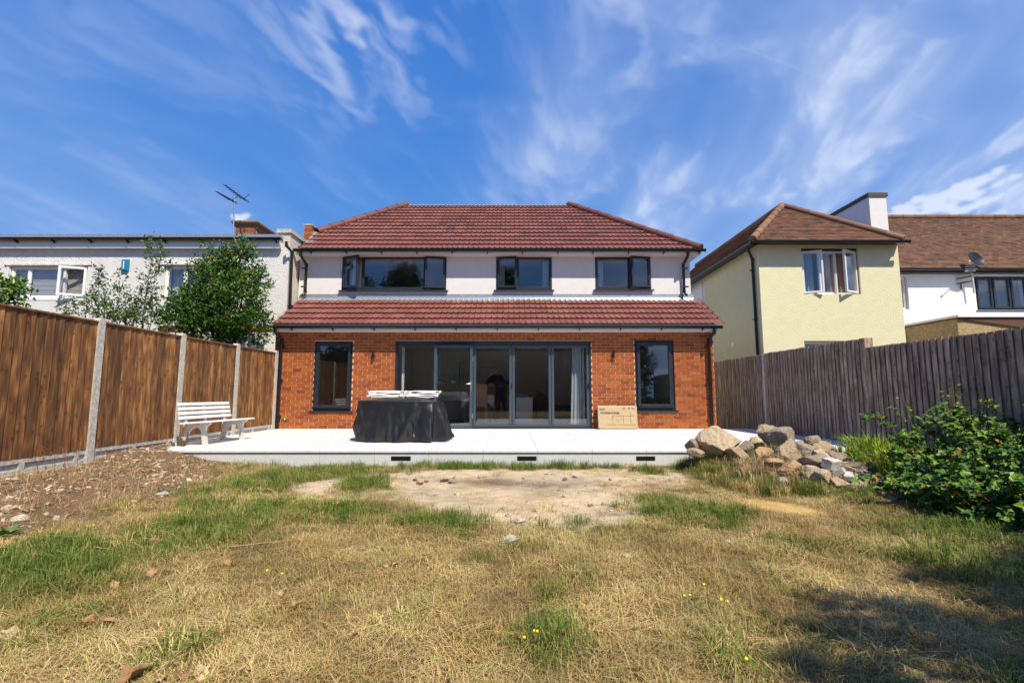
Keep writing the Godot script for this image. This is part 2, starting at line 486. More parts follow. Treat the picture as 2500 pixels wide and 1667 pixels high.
# pantile course strips. o: bottom left of the slope, along: towards +x, up: up the slope; bounds(t) -> Vector2 of x at slope distance t
func pantile(b: MB, o: Vector3, up: Vector3, nrm: Vector3, x0: float, t0: float, wide: float, gauge: float, bounds: Callable, rel := false) -> void:
	var shape := [[0.0, 0.0], [0.055, 0.002], [0.088, 0.004], [0.1, 0.017], [0.113, 0.024], [0.126, 0.017], [0.1372, 0.003]]
	var lift := 0.04
	var t1 := t0 + gauge + 0.05
	var lb: Vector2 = bounds.call(t0); var lt: Vector2 = bounds.call(t1)
	var pb := []; var pt := []; var pu := []
	for half in 2:
		for k in shape.size():
			if half and k == 0: continue
			var x: float = x0 + half * wide / 2 + shape[k][0] * (wide / 0.275)
			var xb := clampf(x, lb.x, lb.y); var xt := clampf(x, lt.x, lt.y)
			var h: float = shape[k][1]
			pb.append(o + Vector3(xb, 0, 0) + up * t0 + nrm * (lift + h))
			pu.append(o + Vector3(xb, 0, 0) + up * (t0 + 0.004) + nrm * (lift + h - 0.011))
			pt.append(o + Vector3(xt, 0, 0) + up * t1 + nrm * (h - 0.004))
	for k in pb.size() - 1:
		b.quad(pb[k], pb[k + 1], pt[k + 1], pt[k])
		b.quad(pu[k], pu[k + 1], pb[k + 1], pb[k])
	b.quad(pu[0], pb[0], pt[0], pt[0] - nrm * 0.01)
	var e := pb.size() - 1
	b.quad(pb[e], pu[e], pt[e] - nrm * 0.01, pt[e])
func tile_color() -> Color:
	return jit(Color(0.28, 0.1, 0.08), 0.2) if rng.randf() > 0.06 else jit(Color(0.2, 0.08, 0.07), 0.15)

func downpipe(parent, pts: Array, r := 0.034, m := "black_plastic", clips := []) -> void:
	var b := MB.new()
	b.tube(pts, r, 10)
	for p in pts.slice(1, -1):
		b.tube([p - Vector3(0, 0.03, 0), p + Vector3(0, 0.03, 0)], r * 1.22, 10)
	var o := part(parent, "downpipe", b, M[m])
	for y in clips:
		var e: Vector3 = pts[-1]
		var c := MB.new()
		c.cbox(Vector3(e.x, y, e.z - 0.015), Vector3(r * 3.4, 0.03, 0.07))
		part(o, "clip", c, M[m])
func gutter(parent, x0: float, x1: float, y: float, z: float, r: float, m := "black_plastic") -> MeshInstance3D:
	var rows := []
	for s in 2:
		for k in 9:
			var a := PI + PI * k / 8.0
			var q := r - 0.004 * s
			var p := Vector2(cos(a) * q, sin(a) * q)
			if s: p.x = -p.x
			rows.append([Vector3(x0, y + p.y, z + p.x), Vector3(x1, y + p.y, z + p.x)])
	rows.append(rows[0])
	var b := MB.new()
	b.sheet(rows)
	for x in [x0, x1]:
		b.tube([Vector3(x - 0.006, y - r * 0.45, z), Vector3(x + 0.006, y - r * 0.45, z)], r * 0.75, 10)
	b.box(Vector3(x0, y - 0.002, z + r - 0.006), Vector3(x1, y + 0.008, z + r + 0.004))
	return part(parent, "gutter", b, M[m])
func brackets(parent, xs: Array, y: float, z: float) -> void:
	for x in xs:
		var b := MB.new()
		b.prism(PackedVector2Array([Vector2(-0.06, 0.0), Vector2(0.055, 0.0), Vector2(0.03, -0.04), Vector2(-0.02, -0.055), Vector2(-0.06, -0.075)]), -0.012, 0.012, Transform3D(Basis(Vector3(0, 0, 1), Vector3(0, 1, 0), Vector3(-1, 0, 0)), Vector3(x, y, z)))
		part(parent, "gutter_bracket", b, M.black_plastic)

# a casement window: x, y bounds, mullions, and which lights open: {index: [hinge side, degrees]}
func casement_window(house: Node3D, x0: float, x1: float, y0: float, y1: float, z: float, mull: Array, open: Dictionary, m: Material, fw := 0.055, sill := true, sill_m: Material = null) -> MeshInstance3D:
	var f := MB.new()
	ring_frame(f, x0, x1, y0, y1, fw, z - 0.06, z + 0.012)
	var edges := [x0]; edges.append_array(mull); edges.append(x1)
	for q in mull: f.bevel(Vector3(q - fw * 0.5, y0 + fw, z - 0.058), Vector3(q + fw * 0.5, y1 - fw, z + 0.009), 0.006)
	var win := part(house, "window", f, m)
	for i in edges.size() - 1:
		var a: float = edges[i] + (fw if i == 0 else fw * 0.5) ; var c: float = edges[i + 1] - (fw if i == edges.size() - 2 else fw * 0.5)
		if open.has(i):
			var left: bool = open[i][0] < 0
			var ang: float = deg_to_rad(open[i][1]) * (-1.0 if left else 1.0)
			var hx: float = a - 0.02 if left else c + 0.02
			var xf := Transform3D(Basis(Vector3.UP, ang), Vector3(hx, 0, z + 0.02))
			var l := 0.0 if left else -(c - a + 0.04); var r := (c - a + 0.04) if left else 0.0
			var cb := MB.new()
			ring_frame(cb, l, r, y0 + fw - 0.025, y1 - fw + 0.025, fw, -0.03, 0.03, xf)
			part(win, "casement", cb, m)
			glaze(win, l + fw, r - fw, y0 + 2 * fw - 0.025, y1 - 2 * fw + 0.025, 0.0, xf)
		else:
			var bead := MB.new()
			ring_frame(bead, a, c, y0 + fw, y1 - fw, 0.018, z - 0.03, z - 0.004)
			part(win, "glazing_bead", bead, m)
			glaze(win, a + 0.01, c - 0.01, y0 + fw, y1 - fw, z - 0.02)
	if sill:
		var s := MB.new()
		s.prism(PackedVector2Array([Vector2(-0.08, 0.0), Vector2(0.08, -0.025), Vector2(0.08, -0.062), Vector2(0.065, -0.062), Vector2(0.06, -0.035), Vector2(-0.08, -0.035)]), x0 - 0.055, x1 + 0.055, Transform3D(Basis(Vector3(0, 0, 1), Vector3(0, 1, 0), Vector3(1, 0, 0)), Vector3(0, y0, z)))
		part(win, "sill", s, sill_m if sill_m else m)
	return win

func build_house() -> void:
	var h := thing("brick_house", Vector3(-0.4, FLOOR, -15.0), "two-storey white rendered house with red tiled roofs and an orange brick extension", "house")
	# ---- brick front wall: mortar core with the bricks standing 6 mm proud
	var holes := [[-4.765, -3.84, 0.66, 2.335], [-2.815, 1.905, -0.02, 2.345], [2.955, 3.9, 0.67, 2.36]]
	var core := MB.new()
	wall_z(core, WX0 + 0.004, WX1 - 0.004, -0.05, 2.66, ZW - 0.007, 0.28, holes)
	var wall := part(h, "extension_wall", core, M.mortar)
	var units := []
	for k in 10:
		var u := MB.new()
		u.col = brick_color()
		u.bevel(Vector3(-0.5, -0.5, -0.5), Vector3(0.5, 0.5, 0.5), 0.02)
		units.append(u.mesh())
	var rest := MB.new()
	for row in 33:
		var y := 0.255 + row * 0.075
		var x := WX0 - (0.1125 if row % 2 else 0.0)
		while x < WX1:
			var segs := [[maxf(x, WX0), minf(x + 0.215, WX1)]]
			for q in holes:
				if y + 0.065 > q[2] + 0.012 and y < q[3] - 0.012:
					var cut := []
					for s in segs:
						if s[1] <= q[0] or s[0] >= q[1]: cut.append(s)
						else:
							if s[0] < q[0]: cut.append([s[0], q[0]])
							if s[1] > q[1]: cut.append([q[1], s[1]])
					segs = cut
			for s in segs:
				if s[1] - s[0] < 0.025: continue
				var c := Vector3((s[0] + s[1]) / 2, y + 0.0325, ZW - 0.03 + rng.randf_range(-0.0015, 0.0015))
				var size := Vector3(s[1] - s[0], 0.065, 0.06)
				if (c.x > -3.84 and c.x < -2.81) or (c.x > 1.9 and c.x < 2.96):
					var o := part(wall, "brick", units[rng.randi() % 10], M.brick)
					o.transform = Transform3D(Basis.from_scale(size), c)
				else:
					rest.col = brick_color()
					rest.box(c - size / 2, c + size / 2)
			x += 0.225
	part(wall, "bricks", rest, M.brick, "stuff")
	# ---- shell: side walls, back, floors, ceilings
	var sh := MB.new()
	sh.box(Vector3(WX0, -0.05, -19.0), Vector3(WX0 + 0.25, 2.66, ZW - 0.3)); sh.box(Vector3(WX1 - 0.25, -0.05, -19.0), Vector3(WX1, 2.66, ZW - 0.3))
	sh.box(Vector3(WX0, 2.662, -19.0), Vector3(WX0 + 0.25, 4.84, ZU - 0.262)); sh.box(Vector3(WX1 - 0.31, 2.662, -19.0), Vector3(WX1 - 0.06, 4.84, ZU - 0.262))
	sh.box(Vector3(WX0 + 0.252, -0.05, -19.0), Vector3(WX1 - 0.252, 4.84, -18.75))
	part(h, "side_and_rear_walls", sh, M.white_render)
	var fl := MB.new(); fl.box(Vector3(WX0 + 0.26, 0.05, -18.74), Vector3(WX1 - 0.26, 0.245, ZW - 0.005)); part(h, "ground_floor", fl, M.wood_floor)
	var ce := MB.new(); ce.box(Vector3(WX0 + 0.26, 2.5, -18.74), Vector3(WX1 - 0.26, 2.62, ZW - 0.29)); ce.box(Vector3(WX0 + 0.26, 4.83, -18.74), Vector3(WX1 - 0.32, 4.86, ZU - 0.27)); part(h, "ceilings", ce, M.interior)
	var uf := MB.new(); uf.box(Vector3(WX0 + 0.26, 3.05, -18.74), Vector3(WX1 - 0.32, 3.15, ZU - 0.27)); part(h, "upper_floor", uf, M.wood_floor)
	var pw := MB.new()
	pw.box(Vector3(-5.4, 0.25, -16.2), Vector3(-1.75, 2.5, -16.05)); pw.box(Vector3(0.35, 0.25, -16.2), Vector3(2.9, 2.5, -16.05)); pw.box(Vector3(3.45, 0.25, -16.2), Vector3(4.58, 2.5, -16.05)); pw.box(Vector3(2.9, 0.25, -16.2), Vector3(3.45, 1.0, -16.05)); pw.box(Vector3(2.9, 1.85, -16.2), Vector3(3.45, 2.5, -16.05))
	pw.box(Vector3(-1.75, 2.15, -16.2), Vector3(0.35, 2.5, -16.05))
	pw.box(Vector3(-3.4, 0.25, -16.04), Vector3(-3.3, 2.5, -11.95)); pw.box(Vector3(2.3, 0.25, -16.04), Vector3(2.4, 2.5, -13.4))
	pw.box(Vector3(-1.2, 3.16, -18.7), Vector3(-1.1, 4.82, ZU - 0.3)); pw.box(Vector3(1.6, 3.16, -18.7), Vector3(1.7, 4.82, ZU - 0.3)); pw.box(Vector3(-5.4, 3.16, -16.5), Vector3(4.5, 4.82, -16.4))
	part(h, "partition_walls", pw, M.interior)
	var hw := MB.new(); hw.box(Vector3(-1.74, 0.25, -16.19), Vector3(0.34, 2.14, -16.1)); part(h, "dark_inner_wall", hw, M.interior)
	# ---- upper storey
	var up := MB.new()
	var uh := [[-4.585, -1.77, 3.85, 4.775], [-0.43, 1.075, 3.86, 4.775], [2.245, 3.745, 3.87, 4.775]]
	wall_z(up, WX0 - 0.02, WX1 - 0.055, 2.67, 4.8, ZU, 0.26, uh)
	part(h, "upper_wall", up, M.white_render)
	casement_window(h, uh[0][0], uh[0][1], uh[0][2], uh[0][3], ZU + 0.0, [-4.03, -2.345], {0: [-1, 24.0], 2: [1, 9.0]}, M.anthracite)
	casement_window(h, uh[1][0], uh[1][1], uh[1][2], uh[1][3], ZU + 0.0, [0.14], {0: [-1, 9.0]}, M.anthracite)
	casement_window(h, uh[2][0], uh[2][1], uh[2][2], uh[2][3], ZU + 0.0, [3.17], {1: [1, 13.0]}, M.anthracite)
	# ---- ground floor windows
	casement_window(h, holes[0][0], holes[0][1], holes[0][2] + 0.03, holes[0][3], ZW - 0.05, [], {0: [1, 0.0]}, M.anthracite, 0.07)
	casement_window(h, holes[2][0], holes[2][1], holes[2][2] + 0.03, holes[2][3], ZW - 0.05, [], {0: [1, 0.0]}, M.anthracite, 0.075)
	# ---- folding doors
	var df := MB.new()
	ring_frame(df, -2.815, 1.905, 0.24, 2.345, 0.05, ZW - 0.12, ZW - 0.02, Transform3D(), 0.035)
	df.bevel(Vector3(-2.77, 2.24, ZW - 0.1), Vector3(1.86, 2.3, ZW - 0.03), 0.005)
	var door := part(h, "folding_door", df, M.anthracite)
	var th := MB.new(); th.bevel(Vector3(-2.84, 0.235, ZW - 0.11), Vector3(1.925, 0.262, ZW + 0.07), 0.006); part(door, "threshold", th, M.anthracite)
	var lx := [-2.77, -1.862, -0.935, 0.0, 0.945, 1.86]
	for k in range(1, 5):
		var lf := MB.new()
		ring_frame(lf, lx[k] + 0.004, lx[k + 1] - 0.004, 0.28, 2.24, 0.062, ZW - 0.11, ZW - 0.04, Transform3D(), 0.075)
		part(door, "door_leaf", lf, M.door_grey)
		glaze(door, lx[k] + 0.06, lx[k + 1] - 0.06, 0.35, 2.18, ZW - 0.07)
	var ol := MB.new()          # the first leaf is folded flat over the second
	ring_frame(ol, -1.868, -0.945, 0.265, 2.235, 0.062, ZW + 0.005, ZW + 0.06, Transform3D(), 0.075)
	part(door, "door_leaf", ol, M.door_grey)
	glaze(door, -1.81, -1.0, 0.335, 2.175, ZW + 0.035)
	var hd := MB.new()
	hd.bevel(Vector3(-0.995, 1.14, ZW + 0.06), Vector3(-0.965, 1.38, ZW + 0.068), 0.003); hd.tube([Vector3(-0.98, 1.31, ZW + 0.062), Vector3(-0.98, 1.31, ZW + 0.11), Vector3(-1.09, 1.305, ZW + 0.112)], 0.011, 8)
	part(door, "handle", hd, M.silver)
	for y in [0.55, 1.9]:
		var hg := MB.new(); hg.tube([Vector3(-0.94, y - 0.05, ZW + 0.03), Vector3(-0.94, y + 0.05, ZW + 0.03)], 0.012, 8); part(door, "hinge", hg, M.silver)
	for x in [0.0, 1.83]:
		var hg := MB.new(); hg.cbox(Vector3(x, 1.25, ZW - 0.03), Vector3(0.02, 0.13, 0.03)); part(door, "latch", hg, M.black_plastic)
	# ---- lean-to roof over the extension
	var ang := deg_to_rad(31.6)
	var up_dir := Vector3(0, sin(ang), -cos(ang)); var nrm := Vector3(0, cos(ang), sin(ang))
	var o := Vector3(0, 2.69, -11.29)
	var deck := MB.new()
	var L := 1.73
	var e0 := o + up_dir * 0.06 - nrm * 0.012
	var e1 := o + up_dir * L - nrm * 0.012
	deck.prism(PackedVector2Array([Vector2(e0.z, e0.y), Vector2(e1.z, e1.y), Vector2(e1.z, e1.y - 0.12), Vector2(e0.z, e0.y - 0.05)]), WX0 + 0.03, WX1 - 0.02, Transform3D(Basis(Vector3(0, 0, 1), Vector3(0, 1, 0), Vector3(1, 0, 0)), Vector3.ZERO))
	var lean := part(h, "lean_to_roof", deck, M.white_plastic)
	var xa := WX0 + 0.03; var xb := WX1 + 0.03
	var kinds := []
	for k in 8:
		var t := MB.new()
		t.col = tile_color()
		pantile(t, Vector3.ZERO, up_dir, nrm, 0.0, 0.0, 0.275, 0.34, func(_t): return Vector2(-9, 9))
		kinds.append(t.mesh())
	for row in 5:
		var k := 0
		while xa + k * 0.275 < xb - 0.05:
			var p := part(lean, "roof_tile", kinds[rng.randi() % 8], M.tile)
			p.position = o + Vector3(xa + k * 0.275 + rng.randf_range(-0.0015, 0.0015), 0, 0) + up_dir * (row * 0.335 + rng.randf_range(-0.005, 0.005))
			p.rotate(nrm, rng.randf_range(-0.008, 0.008))
			k += 1
	# ---- lead over the top course, dressed down into the rolls, with an upstand on the wall
	var lead := MB.new()
	var rows := []
	for j in 7:
		var r := []
		for i in 530:
			var x := xa + (xb - xa - 0.03) * i / 529.0
			var q := fposmod((x - xa) , 0.1375)
			var roll := 0.02 * exp(-pow((q - 0.113) / 0.02, 2))
			var s := [1.555, 1.60, 1.64, 1.68, 1.708, 1.71, 1.71][j] as float
			var edge := 0.012 * sin(x * 3.1) + 0.01 * lump.get_noise_1d(x * 60) if j == 0 else 0.0
			var lift := 0.026 + roll * (1.0 if j < 2 else (0.5 if j == 2 else 0.15)) + 0.012 * fine.get_noise_2d(x * 30, j * 9.0)
			var p := o + up_dir * (s + edge) + nrm * lift
			if j >= 5: p = Vector3(0, 3.64 + (0.09 if j == 6 else 0.0) + 0.004 * fine.get_noise_1d(x * 20), ZU + 0.008)
			r.append(Vector3(x, p.y, p.z))
		rows.append(r)
	lead.sheet(rows)
	part(lean, "lead_flashing", lead, M.lead)
	var fas := MB.new(); fas.box(Vector3(WX0 + 0.02, 2.545, -11.345), Vector3(WX1 + 0.02, 2.655, -11.325)); part(lean, "fascia", fas, M.white_plastic)
	var sof := MB.new(); sof.box(Vector3(WX0 + 0.02, 2.548, ZW + 0.002), Vector3(WX1 + 0.02, 2.562, -11.347)); part(lean, "soffit", sof, M.white_plastic)
	var tray := MB.new(); tray.box(Vector3(WX0 + 0.02, 2.655, -11.33), Vector3(WX1 + 0.01, 2.672, -11.27)); part(lean, "eaves_tray", tray, M.lead)
	gutter(lean, WX0 - 0.02, WX1 + 0.09, 2.655, -11.27, 0.056)
	var bx := []
	for k in 11: bx.append(-5.2 + k * 0.97)
	brackets(lean, bx, 2.62, -11.28)
	downpipe(h, [Vector3(-5.58, 2.61, -11.27), Vector3(-5.58, 2.5, -11.28), Vector3(-5.535, 2.36, -11.52), Vector3(-5.535, 0.27, -11.53)], 0.036, "black_plastic", [2.2, 1.4, 0.55])
	downpipe(h, [Vector3(4.765, 2.61, -11.27), Vector3(4.765, 2.5, -11.28), Vector3(4.725, 2.36, -11.52), Vector3(4.725, 0.27, -11.53)], 0.036, "black_plastic", [2.2, 1.4, 0.55])
	# ---- main hipped roof
	var eo := Vector3(0, 4.855, -12.39)
	var ro := Vector3(0, 7.43, -15.8)
	var MLen := (ro - eo).length()
	var mu := (ro - eo) / MLen; var mn := Vector3(0, -mu.z, mu.y)
	var main_bounds := func(t: float) -> Vector2:
		var f := t / MLen
		return Vector2(maxf(-5.64 + 0.0 * f, -6.62 + 3.05 * f), 4.96 - 3.03 * f)
	var md := MB.new()
	var a0 := eo + mu * 0.05 - mn * 0.012; var a1 := eo + mu * MLen - mn * 0.012
	var fl0 := 0.98 / 3.05 * MLen
	var ap := eo + mu * fl0 - mn * 0.012
	md.quad(Vector3(-5.62, a0.y, a0.z), Vector3(4.94, a0.y, a0.z), Vector3(1.93, a1.y, a1.z), Vector3(-3.57, a1.y, a1.z)); md.tri(Vector3(-5.62, a0.y, a0.z), Vector3(-3.57, a1.y, a1.z), Vector3(-5.62, ap.y, ap.z))
	md.quad(Vector3(4.94, a0.y, a0.z), Vector3(4.94, a0.y, -19.4), Vector3(1.93, a1.y, -18.0), Vector3(1.93, a1.y, a1.z))
	md.quad(Vector3(-5.62, ap.y, -18.5), Vector3(-5.62, ap.y, ap.z), Vector3(-3.57, a1.y, a1.z), Vector3(-3.57, a1.y, -18.0))
	md.quad(Vector3(-3.57, a1.y, a1.z), Vector3(1.93, a1.y, a1.z), Vector3(1.93, a1.y, -18.0), Vector3(-3.57, a1.y, -18.0))
	md.quad(Vector3(4.94, a0.y, -19.4), Vector3(-5.62, a0.y, -19.4), Vector3(-3.57, a1.y, -18.0), Vector3(1.93, a1.y, -18.0))
	md.quad(Vector3(-5.62, a0.y, -19.3), Vector3(4.9, a0.y, -19.3), Vector3(4.9, a0.y, -12.5), Vector3(-5.62, a0.y, -12.5))
	var roof := part(h, "main_roof", md, M.old_tile)
	var mk := []
	for k in 8:
		var t := MB.new()
		t.col = tile_color()
		pantile(t, Vector3.ZERO, mu, mn, 0.0, 0.0, 0.275, 0.33, func(_t): return Vector2(-9, 9))
		mk.append(t.mesh())
	var others := MB.new()
	var g := MLen / 13.0
	for row in 13:
		var t0 := row * g
		var bb: Vector2 = main_bounds.call(t0); var bt: Vector2 = main_bounds.call(t0 + g + 0.05)
		var k := 0
		while -6.62 + k * 0.275 < bb.y:
			var x := -6.62 + k * 0.275
			k += 1
			if x + 0.275 < bb.x + 0.02: continue
			if row < 3 and x > maxf(bb.x, bt.x) and x + 0.275 < minf(bb.y, bt.y):
				var p := part(roof, "roof_tile", mk[rng.randi() % 8], M.tile)
				p.position = eo + Vector3(x, 0, 0) + mu * t0
			else:
				others.col = tile_color()
				pantile(others, eo, mu, mn, x, t0 + rng.randf_range(-0.003, 0.003), 0.275, g, main_bounds)
	part(roof, "roof_tiles", others, M.tile, "stuff")
	for side in 2:      # hip caps
		var lo: Vector3 = eo + Vector3(4.97, 0, 0) if side else eo + mu * fl0 + Vector3(-5.6, 0, 0)
		var hi := ro + Vector3(1.93 if side else -3.57, 0, 0)
		var n := 11 if side else 8
		var d := (hi - lo) / n
		for k in n:
			var c := MB.new()
			c.col = jit(Color(0.2, 0.075, 0.055), 0.12)
			var s := lo + d * k + mn * 0.035; var e := lo + d * (k + 1.06) + mn * 0.035
			c.tube([s, s + d * 0.1, e], [0.115, 0.112, 0.1], 12)
			part(roof, "hip_tile", c, M.tile)
	var rl := MB.new()
	var rr := []
	for j in 4:
		var r := []
		for i in 280:
			var x := lerpf(-3.5, 1.88, i / 279.0)
			var q := fposmod(x + 6.62, 0.1375)
			var s := [MLen - 0.1, MLen - 0.03, MLen + 0.02, MLen + 0.02][j] as float
			var p := eo + mu * s + mn * (0.035 + 0.02 * exp(-pow((q - 0.113) / 0.02, 2)) * (1.0 if j < 2 else 0.3))
			if j == 3: p += Vector3(0, 0.02, -0.25)
			r.append(Vector3(x, p.y, p.z))
		rr.append(r)
	rl.sheet(rr)
	part(roof, "ridge_flashing", rl, M.lead)
	var mf := MB.new(); mf.box(Vector3(-5.7, 4.745, -12.44), Vector3(5.0, 4.855, -12.42)); part(roof, "fascia", mf, M.white_plastic)
	var ms := MB.new(); ms.box(Vector3(-5.7, 4.748, ZU + 0.003), Vector3(5.0, 4.762, -12.442)); ms.box(Vector3(WX1 - 0.05, 4.748, -18.8), Vector3(5.0, 4.762, ZU)); part(roof, "soffit", ms, M.white_plastic)
	var mb := MB.new(); mb.box(Vector3(4.98, 4.745, -18.8), Vector3(5.0, 4.855, -12.445)); part(roof, "side_fascia", mb, M.white_plastic)
	gutter(roof, -5.74, 5.09, 4.845, -12.365, 0.056)
	bx = []
	for k in 12: bx.append(-5.3 + k * 0.93)
	brackets(roof, bx, 4.81, -12.375)
	downpipe(h, [Vector3(-5.56, 4.8, -12.365), Vector3(-5.56, 4.69, -12.38), Vector3(-5.52, 4.52, -12.66), Vector3(-5.52, 3.78, -12.67), Vector3(-5.55, 3.66, -12.58)], 0.036, "black_plastic", [4.4, 3.9])
	downpipe(h, [Vector3(4.63, 4.8, -12.365), Vector3(4.63, 4.69, -12.38), Vector3(4.6, 4.52, -12.66), Vector3(4.6, 3.78, -12.67), Vector3(4.63, 3.66, -12.58)], 0.036, "black_plastic", [4.4, 3.9])
	# ---- brick parapet with coping between this house and the white one, and its lead gutter
	var pa := MB.new()
	var px0 := -5.86; var px1 := -5.66
	pa.box(Vector3(px0 + 0.006, 4.9, -17.0), Vector3(px1 - 0.006, 5.8, -13.2))
	var par := part(h, "parapet", pa, M.mortar)
	for row in 11:
		var y := 4.95 + row * 0.075
		for j in 17:
			if j == 0:
				var b := MB.new(); b.col = brick_color(); b.box(Vector3(px0, y, -13.3), Vector3(px1, y + 0.065, -13.192)); part(par, "brick", b, M.brick)
			var b2 := MB.new(); b2.col = brick_color()
			var z := -13.31 - j * 0.225 - (0.1 if row % 2 else 0.0)
			b2.box(Vector3(px1 - 0.03, y, z - 0.215), Vector3(px1, y + 0.065, z)); part(par, "brick", b2, M.brick)
	var cop := MB.new(); cop.box(Vector3(px0 - 0.02, 5.8, -17.0), Vector3(px1 + 0.03, 5.83, -13.17)); part(par, "coping", cop, M.concrete)
	var pl := MB.new()
	pl.sheet([[Vector3(-5.645, 4.93, -12.5), Vector3(-5.35, 4.95, -12.5)], [Vector3(-5.645, 5.25, -12.85), Vector3(-5.42, 5.22, -12.85)], [Vector3(-5.645, 5.72, -13.45), Vector3(-5.5, 5.68, -13.5)]])
	pl.box(Vector3(px1, 4.9, -14.2), Vector3(px1 + 0.012, 5.62, -13.2))
	part(par, "lead_flashing", pl, M.lead)
	# ---- curtains upstairs belong to the rooms but are things of their own
	for q in [[-0.34, -0.2, "opening light of the pair over the door handle"], [0.86, 1.0, "fixed light of the pair over the glass doors"], [2.32, 2.52, "fixed light of the pair beside the corner downpipe"], [-4.4, -4.12, "wide-open casement of the three-light window"]]:
		var c := MB.new()
		curtain_sheet(c, q[0], q[1], 3.4, 4.74, ZU - 0.33, 2.5, 0.022, 0.05, q[0] * 5.0)
		solo("curtain", c, M.curtain, "pale curtain hanging upstairs behind the %s" % q[2], "curtain", "upstairs curtains")

# ---------------------------------------------------------------- neighbouring houses
# plain tiles: each a sloping face with a lower edge; x along dirx from o, bounds(t) limits along that direction
func plain_tiles(b: MB, o: Vector3, dirx: Vector3, up: Vector3, nrm: Vector3, length: float, bounds: Callable, gauge: float, wide: float, base: Color, spread: float) -> void:
	var rows := int(length / gauge)
	for r in rows:
		var t0 := r * gauge; var t1 := t0 + gauge + 0.02
		var lb: Vector2 = bounds.call(t0); var lt: Vector2 = bounds.call(minf(t1, length))
		var x := lb.x - (wide / 2 if r % 2 else 0.0) - wide
		x = floorf(x / wide) * wide + (wide / 2 if r % 2 else 0.0)
		while x < lb.y:
			var x0 := clampf(x + 0.002, lb.x, lb.y); var x1 := clampf(x + wide - 0.002, lb.x, lb.y)
			var y0 := clampf(x + 0.002, lt.x, lt.y); var y1 := clampf(x + wide - 0.002, lt.x, lt.y)
			x += wide
			if x1 - x0 < 0.004: continue
			b.col = jit(base, spread)
			if rng.randf() < 0.07: b.col = jit(Color(base.r * 0.5, base.g * 0.55, base.b * 0.6), 0.2)
			var lift := 0.024 + rng.randf_range(-0.002, 0.004)
			var a := o + dirx * x0 + up * t0 + nrm * lift; var c := o + dirx * x1 + up * t0 + nrm * lift
			var d := o + dirx * y1 + up * t1 + nrm * 0.004; var e := o + dirx * y0 + up * t1 + nrm * 0.004
			b.quad(a, c, d, e)
			b.quad(a - nrm * 0.018, c - nrm * 0.018, c, a)
func blind(b: MB, x0: float, x1: float, y0: float, y1: float, z: float) -> void:
	var y := y0
	while y < y1:
		b.box(Vector3(x0, -0.001, -0.018), Vector3(x1, 0.001, 0.018), Transform3D(Basis(Vector3.RIGHT, 0.9), Vector3(0, y, z)))
		y += 0.034
